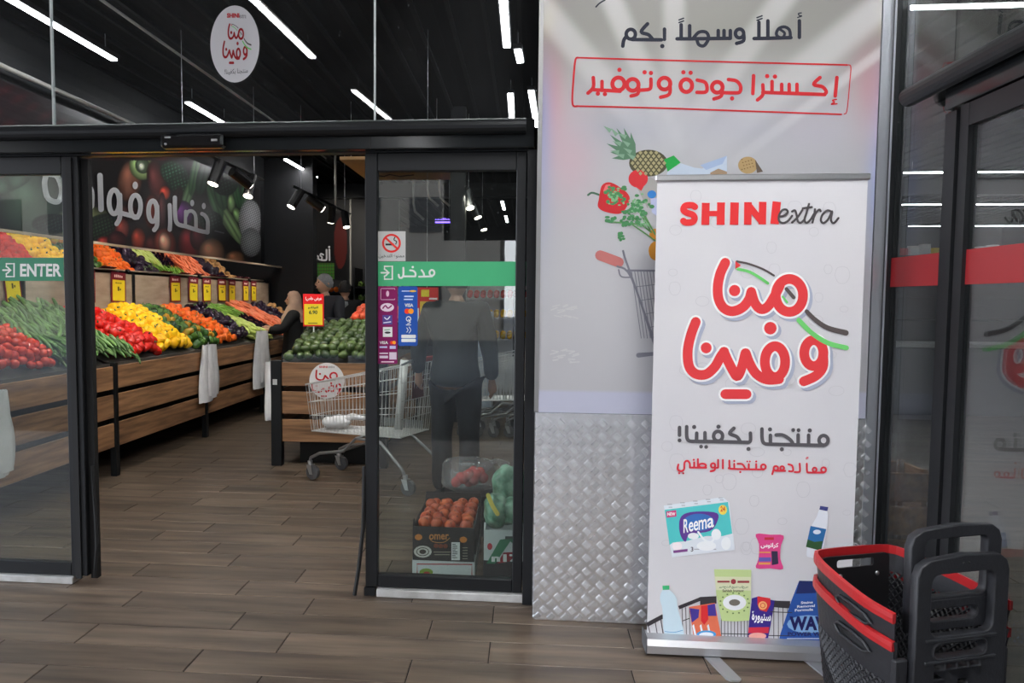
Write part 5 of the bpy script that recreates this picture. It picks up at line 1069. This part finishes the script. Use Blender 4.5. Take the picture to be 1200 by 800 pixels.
wb=empty('white_green_carton','white carton with green and red print holding green bags','carton',loc=(-.1,3.998,.102)); open_box(wb,.225,.48,.165,card_w)
Q2=lambda e:(lambda px,py:aty(px,py,3.998,e)-Vector((-.1,3.998,.102)))
Ink(Q2(.002)).poly([(570,660),(586,632),(600,630),(611,634),(611,645),(598,634),(580,660)]).build('green_print',flat(46,110,80),wb); Ink(Q2(.002)).poly([(583,660),(590,647),(611,646),(611,655)]).build('red_print',flat(140,40,50),wb); text('white_lettering','n17',flat(206,210,210),wb,Q2(.004),576,649,609,658,.05)
Ink(Q2(.002)).rect(592,628,607,632).build('dark_label',flat(60,74,70),wb); Ink(Q2(.002)).dot(574,640,3,4).build('red_berry',flat(160,50,60),wb)
gbag=mat('green_printed_bag',RGB(24,92,62),.3,col2=RGB(150,196,170),scale=16,bump=.5,bscale=18)
def pillow(name,label,loc,sx,sy,sz,m,rot=(0,0,0),cat='bag',seed=1,prints=None,group=None):
    r=random.Random(seed); q=MB().ball(0,0,0,1,20,12); ph=[r.uniform(0,6) for _ in range(6)]
    def f(v):
        x,y,z=v; x=math.copysign(abs(x)**.7,x); z=math.copysign(abs(z)**.7,z); a=1+.07*math.sin(5*x+ph[0])*math.sin(6*z+ph[1])+.04*math.sin(11*y+ph[2]+7*x); return (x*sx*a,y*sy*a,z*sz*a)
    q.v=[f(v) for v in q.v]; o=empty(name,label,cat,loc=loc,group=group); o.rotation_euler=rot; q.build('bag_body',m,o,True); return o
pillow('green_bag','green leafy-printed bag with yellow stripe lying in front in the white carton',(-.155,4.12,.34),.062,.09,.09,gbag,(.3,0,.2),seed=1)
pillow('green_bag','large green bag standing upright at the back of the white carton',(-.085,4.33,.42),.1,.07,.13,gbag,(.25,0,0),seed=2)
pillow('green_bag','rounded green bag lying on the right of the white carton',(-.06,4.13,.34),.07,.09,.075,gbag,(0,0,-.3),seed=3)
Ink(lambda px,py:aty(px,py,4.02,0)).line([(572,580),(577,592),(583,602)],5).build('yellow_stripe',flat(206,190,90),None)
o=bpy.data.objects['yellow_stripe']; p=bpy.data.objects['green_bag']; bpy.context.view_layer.update(); o.parent=p; o.matrix_parent_inverse=p.matrix_world.inverted(); 
stool=empty('low_crate','low dark crate carrying the clear bag of red fruit behind the cartons','crate',loc=(-.36,4.72,0)); open_box(stool,.36,.3,.26,MATS['dark_crate'])
clearb=glassmat('clear_plastic',(.86,.82,.82,1),.25)
cb=pillow('clear_fruit_bag','clear plastic bag of red fruit lying behind the black carton',(-.36,4.87,.36),.18,.12,.115,clearb,seed=7)
for i in range(14):
    a=i*2.4; inst(fr2,'fruit',cb,(.1*math.cos(a)*(i/14)**.5,.05*math.sin(a),-.045+.03*(i%3)),(0,0,0),.7)
MB().tube([(.1,0,.05),(.18,0,.1),(.25,-.02,.06)],[.03,.015,.035],10).build('bag_neck',clearb,cb,True)
# ================================================================= SHOPPING BASKETS IN THE FOREGROUND
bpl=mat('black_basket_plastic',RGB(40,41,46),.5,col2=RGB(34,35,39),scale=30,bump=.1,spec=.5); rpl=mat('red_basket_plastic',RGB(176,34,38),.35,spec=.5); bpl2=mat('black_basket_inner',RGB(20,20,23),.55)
def basket(label,loc,rz,zr=.55,zbot=.02,upper=False):
    """x right along the handle face, y away from the camera; the origin is the floor below the near left rim corner"""
    o=empty('shopping_basket',label,'shopping basket',loc=loc,rz=rz,group='nested trolley baskets')
    W_=.452; L_=.43; far0,far1=.055,.40
    def rimp(t): # closed outline 0..1
        pts=[(0,0),(-.012,.1),(.0,.22),(.022,.34),(.05,.415),(.09,.437),(.22,.442),(.35,.437),(.4,.415),(.42,.34),(.442,.22),(.452,.1),(W_,0)]
        return pts
    rim=rimp(0)
    def zz(y): return zr-.02+.055*(y/.44)
    # red strap: from near-left round the back to near-right
    m=MB(); N=len(rim)
    o0=smooth(rim,6); acc=[0]
    for i in range(1,len(o0)): acc.append(acc[-1]+math.hypot(o0[i][0]-o0[i-1][0],o0[i][1]-o0[i-1][1]))
    n=47; outer=[]; j=0
    for i in range(n):
        t=acc[-1]*i/(n-1)
        while j<len(acc)-2 and acc[j+1]<t: j+=1
        q=(t-acc[j])/max(1e-9,acc[j+1]-acc[j]); outer.append((o0[j][0]*(1-q)+o0[j+1][0]*q,o0[j][1]*(1-q)+o0[j+1][1]*q))
    vs_=[]
    for i,(x,y) in enumerate(outer):
        a=outer[max(0,i-1)];b=outer[min(n-1,i+1)];dx,dy=b[0]-a[0],b[1]-a[1];l=math.hypot(dx,dy);nx,ny=-dy/l,dx/l
        ox,oy=x+nx*.009,y+ny*.009; ix,iy=x-nx*.004,y-ny*.004; z=zz(y)
        vs_+=[(ox,oy,z-.03),(ox+nx*.001,oy+ny*.001,z-.015),(ox,oy,z),(ix,iy,z+.003),(ix,iy,z-.03)]
    fs=[]
    for i in range(n-1):
        for k in range(5): fs.append((i*5+k,i*5+(k+1)%5,(i+1)*5+(k+1)%5,(i+1)*5+k))
    fs+= [(0,1,2,3,4),tuple((n-1)*5+k for k in (4,3,2,1,0))]
    m.add(vs_,fs); m.build('red_rim',rpl,o)
    # walls: left, back, right as lattice under a solid collar
    tp=.035
    def pt(i,u): # outline point i, u 0 top..1 bottom
        x,y=outer[i]; cx,cy=.215,.2; s=1-.20*u; return (cx+(x-cx)*s,cy+(y-cy)*s,(zz(y)-.03)*(1-u)+zbot*u)
    col=MB(); uc=.16 if upper else .3
    for i in [q_ for q_ in range(n-1) if not (upper and 19<=q_<=27)]: col.add([pt(i,0),pt(i+1,0),pt(i+1,uc),pt(i,uc)],[(0,1,2,3)])
    me=col.mesh('collar',bpl); me.materials[0]=bpl
    oc=bpy.data.objects.new('collar',me); C.objects.link(oc); oc.parent=o; sm=oc.modifiers.new('t','SOLIDIFY'); sm.thickness=.004
    # side slot grips on the collar: raised oblong frames
    lat=MB()
    K=n-1; rows=11
    for a in range(-rows,K+1):
        for sg in (1,-1):
            pts=[]
            for q in range(rows+1):
                i=a+q if sg>0 else a+rows-q
                if 0<=i<=K: pts.append(pt(i,uc+(1-uc)*q/rows))
            if len(pts)>1: lat.tube(pts,.0048,4,False)
    for q in (1.0,): lat.tube([pt(i,q) for i in range(n)],.008,6,False)
    for i in (0,n-1): lat.tube([pt(i,uc),pt(i,1)],.012,6,False)
    lat.build('lattice_wall',bpl,o)
    fl_=MB(); fl_.poly([pt(i,1) for i in range(0,n)]); ff=fl_.build('bottom',bpl,o)
    # oblong grip frame on the left wall
    for (j0,j1) in ((5,12),):
        g=MB(); P_=[Vector(pt(i,u)) for i,u in ((4,.07),(6,.06),(9,.08),(10,.12),(9,.17),(6,.16),(4,.15),(3,.11))]
        P_=[p+Vector((-.006,0,0)) for p in P_]; g.tube(P_,.006,6,closed=True); g.build('grip_frame',bpl,o)
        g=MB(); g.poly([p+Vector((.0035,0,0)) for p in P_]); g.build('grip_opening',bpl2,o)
    return o,outer,pt
def near_face(o,zr,full,zt,ztop):
    # plate in the local x,z plane leaning slightly
    mt=frame_mtx((0,-.012,0),(1,0,0),(0,.0,1))
    hx0,hx1=.05,.405
    if full:
        holes=[rrect(.12,zr-.071,.32,zr-.026,.02),rrect(.105,zr-.002,.348,ztop-.05,.03)]
        for i in range(4):
            for j in range(11):
                z1=zr-.088-j*.03; holes.append([(.128+i*.046,z1-.022),(.168+i*.046,z1-.022),(.168+i*.046,z1),(.128+i*.046,z1)])
        out=[(.045,.02),(.40,.02),(.405,zr-.02),(hx1,ztop-.05),(hx1-.012,ztop-.018),(hx1-.04,ztop),(.23,ztop+.008),(hx0+.045,ztop-.004),(hx0+.012,ztop-.022),(hx0,ztop-.055),(.05,zr-.02)]
    else:
        holes=[rrect(.13,zr-.06,.32,zr-.02,.018),rrect(.105,zr+.02,.348,ztop-.034,.02)]
        out=[(.055,zr-.09),(.40,zr-.09),(hx1,ztop-.05),(hx1-.012,ztop-.018),(hx1-.04,ztop),(.23,ztop+.008),(hx0+.045,ztop-.004),(hx0+.012,ztop-.022),(hx0,ztop-.055)]
    mt.translation=Vector((0,-.016,0)) if full else Vector((.004,.018,0))
    p=plate('handle_panel',bpl,o,out,holes,.022,mt,.004)
    # raised ribs framing the openings
    q=MB(); y=-.032 if full else .008
    for z in ((zr-.083,zr-.013,) if full else (zr+.005,)): q.box(.085,.36,y-.006,y+.006,z-.005,z+.005,.002)
    q.build('cross_rib',bpl,o)
    q=MB(); fr=rrect(.116,zr-.075,.324,zr-.022,.024) if full else rrect(.126,zr-.064,.324,zr-.016,.022); q.tube([(a,y,b_) for a,b_ in fr],.005,6,closed=True); q.build('slot_frame',bpl,o)
    q=MB()
    for s_ in (0,1):
        x=.23+(s_-.5)*.02; q.ball(x,y,ztop-.018,.004,8,5)
    q.build('rivet',bpl2,o)
    if full:
        q=MB().box(-.004,.047,-.012,.008,.02,zr-.075,.005).box(.403,.44,-.012,.008,.02,zr-.075,.005); q.build('corner_column',bpl,o)
BL0=(1.155,2.42,0); ang=R(19)
b1,out1,pt1=basket('lower of the two nested black baskets with red rims, handle in front',BL0,ang,.46,.02)
near_face(b1,.46,True,0,.705)
b2,out2,pt2=basket('upper of the two nested black baskets with red rims, taller rear handle',BL0,ang,.55,.14,True)
near_face(b2,.55,False,0,.79)
# far wall with slot and bolts inside the upper basket
mt=frame_mtx((0,.40,0),(1,0,0),(0,.03,1)); mt.translation=Vector((0,.392,0))
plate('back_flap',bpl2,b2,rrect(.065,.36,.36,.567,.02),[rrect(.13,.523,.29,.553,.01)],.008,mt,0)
for x in (.13,.29): MB().ball(x,.385,.50,.009,10,6,sy=.5).build('bolt',alu,b2,True)
# ================================================================= OUTSIDE WORLD (seen only in the glass)
bx('street_ground',mat('asphalt',RGB(58,57,56),.9),-60,60,-60,-5.31,-.1,-.05,kind='structure',label='street beyond the entrance canopy')
fb=mat('street_house_wall',RGB(120,114,106),.8)
bx('street_ground',MATS['asphalt'],-60,-8.01,-5.31,40,-.1,-.05,kind='structure',label='ground left of the entrance canopy')
for i,(x0,x1,h) in enumerate(((-40,-22.2,8),(-22,-10.2,7),(-10,-1.0,9),(.2,12,8),(12.2,34,9))):
    o=empty('street_house',['leftmost','pale','low','tall','wide'][i]+' house across the street behind the camera','building',loc=((x0+x1)/2,-24,0))
    MB().box((x0-x1)/2,(x1-x0)/2,-3,3,-.1,h).build('wall',fb,o)
    for q in range(int((x1-x0)/2.4)):
        for z in (1.2,4): MB().box((x0-x1)/2+1+q*2.3,(x0-x1)/2+2.2+q*2.3,3,3.05,z,z+1.3).build('window_pane',headm,o)

cb_=empty('sky_blocker_board','added dark board under the canopy edge behind the camera, blocking reflected sky','blocker board',loc=(.05,-4.9,3.1))  # added to hide the sky gap mirrored in the right door glass
MB().box(-1.4,1.4,-.03,.03,-.65,.6,.005).build('board',headm,cb_); MB().tube([(-1.2,0,.6),(-1.2,0,.69)],.01,6).tube([(1.2,0,.6),(1.2,0,.69)],.01,6).build('hanger',alu,cb_)
# ================================================================= PEOPLE
def skin_mesh(name,joints,edges,extra=None,vox=.012,sub=1):
    me=bpy.data.meshes.new(name); names=list(joints); idx={n:i for i,n in enumerate(names)}
    me.from_pydata([joints[n][:3] for n in names],[(idx[a],idx[b]) for a,b in edges],[]); o=bpy.data.objects.new(name,me); C.objects.link(o)
    o.modifiers.new('s','SKIN'); sv=me.skin_vertices[0].data
    for n in names:
        r=joints[n][3]; sv[idx[n]].radius=(r,r) if not isinstance(r,tuple) else r
    sv[0].use_root=True
    s=o.modifiers.new('u','SUBSURF'); s.levels=sub; s.render_levels=sub
    dg=bpy.context.evaluated_depsgraph_get(); m1=bpy.data.meshes.new_from_object(o.evaluated_get(dg)); bpy.data.objects.remove(o)
    if extra: 
        b=bmesh.new(); b.from_mesh(m1); 
        for e in extra:
            t=bpy.data.meshes.new('x'); t.from_pydata(e.v,[],e.f); b.from_mesh(t)
        b.to_mesh(m1); b.free()
    if vox:
        o=bpy.data.objects.new(name,m1); C.objects.link(o); rm=o.modifiers.new('r','REMESH'); rm.mode='VOXEL'; rm.voxel_size=vox; rm.use_smooth_shade=True
        sm=o.modifiers.new('sm','SMOOTH'); sm.iterations=3; sm.factor=.5
        dg=bpy.context.evaluated_depsgraph_get(); m2=bpy.data.meshes.new_from_object(o.evaluated_get(dg)); bpy.data.objects.remove(o); m1=m2
    m1.shade_smooth(); return m1
skinm=mat('skin',RGB(190,146,120),.5)
def folds(me,a,seed=0,f=9):
    for v in me.vertices:
        x,y,z=v.co; d=math.sin(f*2.1*z+3*math.sin(f*x+seed))*.6+math.sin(f*1.3*z-2.4*f*y+seed*2)*.4; v.co+=v.normal*a*d
def figure(label,loc,rz,h=1.72,arms=None,jacket=(40,42,44),trousers=(24,25,28),hair=(30,26,24),hairlen=0,female=False,head_turn=0,robe=None,scarf=None,hood=None,shoe=(14,14,15),hands=True,lean=0):
    """faces local -y; height h"""
    o=empty('person',label,'person',loc=loc,rz=rz); k=h/1.75
    def J(**d): return {n:tuple(c*k for c in v) for n,v in d.items()}
    arms=arms or {}
    RA=arms.get('r',[(-.20,0,1.42),(-.26,.02,1.14),(-.25,-.06,.9)]); LA=arms.get('l',[(.20,0,1.42),(.26,.02,1.14),(.25,-.06,.9)])
    leg=.1
    jo=J(pel=(0,0,.96,.095),sp=(0,.01,1.15,.125),ch=(0,.01,1.34,.135),nk=(0,.0,1.48,.055),hd0=(0,-.01,1.56,.055),
      rs=RA[0]+(.062,),re=RA[1]+(.045,),rw=RA[2]+(.03,),ls=LA[0]+(.062,),le=LA[1]+(.045,),lw=LA[2]+(.03,),
      rh=(-leg,0,.86,.08),rk=(-leg-.01,-.01,.5,.062),ra=(-leg-.01,.02,.09,.042),rt=(-leg-.02,-.13,.035,.035),
      lh=(leg,0,.86,.08),lk=(leg+.01,-.01,.5,.062),la=(leg+.01,.02,.09,.042),lt=(leg+.02,-.13,.035,.035))
    ed=[('pel','sp'),('sp','ch'),('ch','nk'),('nk','hd0'),('ch','rs'),('rs','re'),('re','rw'),('ch','ls'),('ls','le'),('le','lw'),('pel','rh'),('rh','rk'),('rk','ra'),('ra','rt'),('pel','lh'),('lh','lk'),('lk','la'),('la','lt')]
    head=MB(); t=head_turn; T=Matrix.Translation((0,-.015*k,1.64*k))@Matrix.Rotation(t,4,'Z')
    head.M=T@Matrix.Scale(k,4); head.ball(0,0,0,.105,20,14,sx=.74,sy=.92,sz=1.06); head.ball(0,-.02,-.055,.07,14,8,sx=.78,sy=.95,sz=.9)
    head.tube([(0,-.09,.02),(0,-.115,-.018),(0,-.1,-.03)],[.01,.016,.012],8); 
    for s_ in (-1,1): head.ball(s_*.078,.01,-.005,.026,8,6,sx=.4,sz=1.2)
    head.ball(0,-.092,-.058,.02,8,5,sx=1.1,sy=.5,sz=.4)
    hands_=[]
    if hands:
        for w_,e_,s_ in ((RA[2],RA[1],-1),(LA[2],LA[1],1)):
            d=(Vector(w_)-Vector(e_)).normalized(); wv=Vector(w_)*k; d*=k; side=Vector((0,1,0)).cross(d).normalized() if abs(d.y)<.9 else Vector((1,0,0)); nrm=d.cross(side).normalized(); side=nrm.cross(d).normalized()
            hb=MB(); hb.tube([wv-d*.02,wv+d*.03,wv+d*.075,wv+d*.095],[.024*k,.032*k,.036*k,.03*k],8); 
            for q in range(4):
                b0=wv+d*.085+nrm*0+(Vector((0,1,0)) if abs(d.y)<.7 else Vector((1,0,0)))*(q-1.5)*.019*k
                ln=(.062,.07,.066,.052)[q]; c_=side*(-s_)*.3*0
                bend=(Vector((-s_,0,0))*.25)*k
                hb.tube([b0,b0+d*ln*.5+bend*.03,b0+d*ln*.95+bend*.09],[.0095*k,.0088*k,.007*k],7)
            tb=wv+d*.03+Vector((0,-.03*k,0)) if abs(d.y)<.7 else wv+d*.03+Vector((-s_*.03*k,0,0)); hb.tube([tb,tb+d*.03+Vector((0,-.018*k,0)),tb+d*.06+Vector((0,-.024*k,0))],[.0125*k,.011*k,.009*k],7)
            hands_.append(hb)
    me=skin_mesh('body',jo,ed,[head]+hands_,vox=.009); me.materials.append(skinm); inst(me,'body',o)
    # face details
    ey=MB(); ey.M=T@Matrix.Scale(k,4)
    for s_ in (-1,1): ey.ball(s_*.03,-.087,.012,.010,8,6,sy=.6)
    ey.build('eyes',mat('eye_dark',RGB(30,24,20),.2),o,True)
    li=MB(); li.M=T@Matrix.Scale(k,4); li.ball(0,-.1,-.057,.016,8,5,sx=1.4,sy=.4,sz=.35); li.build('lips',mat('lips',RGB(160,96,84),.5),o,True)
    if not scarf:
        hr=MB(); hr.M=T@Matrix.Scale(k,4); n,mm=20,8; vs_=[];fs=[]
        for i in range(mm+1):
            ph=PI*.5*i/mm*1.28
            for q in range(n):
                a=2*PI*q/n; front=max(0,-math.sin(a)); p2=ph*(1-.45*front); r_=.113+.004*math.sin(7*a+3*i); vs_.append((r_*.78*math.sin(p2)*math.cos(a),r_*.96*math.sin(p2)*math.sin(a)+.004,r_*1.05*math.cos(p2)))
        fs=[(i*n+q,i*n+(q+1)%n,(i+1)*n+(q+1)%n,(i+1)*n+q) for i in range(mm) for q in range(n)]
        hr.add(vs_,fs); hr.build('hair',mat('hair_%d'%hair[0],RGB(*hair),.7,col2=RGB(*[min(255,c+20) for c in hair]),scale=60,bump=.5),o,True)
    jm=mat('cloth_%d_%d'%(jacket[0],jacket[2]),RGB(*jacket),.75,col2=RGB(*[int(c*.7) for c in jacket]),scale=5)
    up=lambda a,d:(a[0]*k,a[1]*k,a[2]*k,d*k)
    if robe is None:
        jj=dict(hem=up((0,.01,.84),.225),pel=up((0,.01,.97),.2),sp=up((0,.01,1.15),.16),ch=up((0,.015,1.34),.165),nk=up((0,.01,1.49),.085),rs=up(RA[0],.088),re=up(RA[1],.068),rw=up((Vector(RA[2])*.97+Vector(RA[1])*.03),.055),ls=up(LA[0],.088),le=up(LA[1],.068),lw=up((Vector(LA[2])*.97+Vector(LA[1])*.03),.055))
        me=skin_mesh('jacket',jj,[('hem','pel'),('pel','sp'),('sp','ch'),('ch','nk'),('ch','rs'),('rs','re'),('re','rw'),('ch','ls'),('ls','le'),('le','lw')],vox=None,sub=2); folds(me,.005,1); me.materials.append(jm); inst(me,'jacket',o)
        jt=dict(pel=up((0,.0,.97),.16),rh=up((-leg,0,.84),.115),rk=up((-leg-.01,-.01,.5),.085),ra=up((-leg-.01,.005,.055),.07),lh=up((leg,0,.84),.115),lk=up((leg+.01,-.01,.5),.085),la=up((leg+.01,.005,.045),.075))
        me=skin_mesh('trousers',jt,[('pel','rh'),('rh','rk'),('rk','ra'),('pel','lh'),('lh','lk'),('lk','la')],vox=None,sub=2); folds(me,.005,2); me.materials.append(mat('cloth_trousers_%d'%trousers[0],RGB(*trousers),.8)); inst(me,'trousers',o)
    else:
        q=MB(); n=26; pr=[(.30,.02),(.28,.4),(.235,.8),(.2,1.1),(.2,1.3),(.17,1.42),(.07,1.5)]; vs_=[]
        for r_,z in pr:
            for i in range(n): a=2*PI*i/n; rr=r_*(1+.05*math.sin(6*a+z*3)); vs_.append((rr*math.cos(a)*k,rr*.78*math.sin(a)*k,z*k))
        q.add(vs_,[(j*n+i,j*n+(i+1)%n,(j+1)*n+(i+1)%n,(j+1)*n+i) for j in range(len(pr)-1) for i in range(n)]); rm=mat('robe_black',RGB(18,18,20),.8); q.build('robe',rm,o,True)
        jj=dict(c=up((0,.01,1.36),.12),rs=up(RA[0],.09),re=up(RA[1],.075),rw=up((Vector(RA[2])*.93+Vector(RA[1])*.07),.06),ls=up(LA[0],.09),le=up(LA[1],.075),lw=up((Vector(LA[2])*.93+Vector(LA[1])*.07),.06))
        me=skin_mesh('sleeves',jj,[('c','rs'),('rs','re'),('re','rw'),('c','ls'),('ls','le'),('le','lw')],vox=None,sub=2); me.materials.append(rm); inst(me,'sleeves',o)
    sh=MB(); sh.M=Matrix.Scale(k,4)
    for s_ in (-1,1): sh.ball(s_*(leg+.012),-.055,.045,.062,14,8,sx=.78,sy=2.2,sz=.72)
    sh.build('shoes',mat('shoe_%d'%shoe[0],RGB(*shoe),.5),o,True)
    if scarf:
        q=MB(); q.M=T@Matrix.Scale(k,4); n=22; pr=[(.01,.142),(.06,.132),(.095,.09),(.115,.02),(.118,-.05),(.12,-.12),(.15,-.19),(.19,-.25),(.2,-.33)]; vs_=[]
        for r_,z in pr:
            for i in range(n):
                a=2*PI*i/n; fr=max(0,-math.sin(a)); rr=r_*(1-.38*(fr**3 if -.11<z<.07 else 0)); vs_.append((rr*math.cos(a)*.86,rr*math.sin(a)+.012,z))
        q.add(vs_,[(j*n+i,j*n+(i+1)%n,(j+1)*n+(i+1)%n,(j+1)*n+i) for j in range(len(pr)-1) for i in range(n)]); q.build('headscarf',mat('scarf',RGB(*scarf),.8,col2=RGB(*[int(c*.85) for c in scarf]),scale=8),o,True)
    if hood:
        q=MB(); q.M=Matrix.Scale(k,4); n=18; vs_=[]; pr=[(.09,.045,1.455),(.12,.06,1.45),(.135,.075,1.41),(.11,.085,1.36)]
        for r_,yy,z in pr:
            for i in range(n): a=2*PI*i/n; vs_.append((r_*math.cos(a),r_*.8*math.sin(a)+yy*.5,z+.02*math.sin(a)))
        q.add(vs_,[(j*n+i,j*n+(i+1)%n,(j+1)*n+(i+1)%n,(j+1)*n+i) for j in range(3) for i in range(n)]); q.build('hood',mat('hood_grey',RGB(*hood),.8),o,True)
    return o
# woman reaching into the far produce, man with grey hair, man seen from behind, person behind the door glass
figure('woman in a beige headscarf and long black robe reaching over the left produce',(-3.13,10.05,0),R(-80),1.57,arms=dict(r=[(-.2,0,1.42),(-.27,-.15,1.2),(-.2,-.38,1.22)],l=[(.2,0,1.42),(.27,-.14,1.2),(.2,-.36,1.2)]),robe=True,scarf=(206,170,146),head_turn=R(8))
figure('grey-haired man in a dark jacket facing left behind the price sign',(-2.5,9.3,0),R(-20),1.8,arms=dict(l=[(.2,0,1.42),(.27,-.08,1.16),(.16,-.28,1.2)]),jacket=(34,36,44),hair=(116,116,118),head_turn=R(-30))
figure('man with black hair and black jacket with a grey hood seen from behind',(-2.52,10.4,0),R(172),1.74,jacket=(20,20,22),hair=(24,21,20),hood=(120,122,124))
figure('person in dark jacket and trousers standing behind the right door glass',(-.52,5.62,0),R(165),1.74,arms=dict(r=[(-.21,0,1.42),(-.27,-.0,1.13),(-.26,-.08,.9)],l=[(.21,0,1.42),(.30,.02,1.14),(.335,-.08,.93)]),jacket=(30,38,38),trousers=(22,23,28),hair=(24,22,22))
# ---------------------------------------------------------------- labels for the setting
for o in bpy.context.scene.objects:
    if o.parent is None and o.get('kind')=='structure' and 'label' not in o: o['label']=o.name.split('.')[0].replace('_',' ')+' of the shop entrance'
for o in [x for x in bpy.data.objects if x.type=='MESH' and x.users==0]: bpy.data.objects.remove(o)
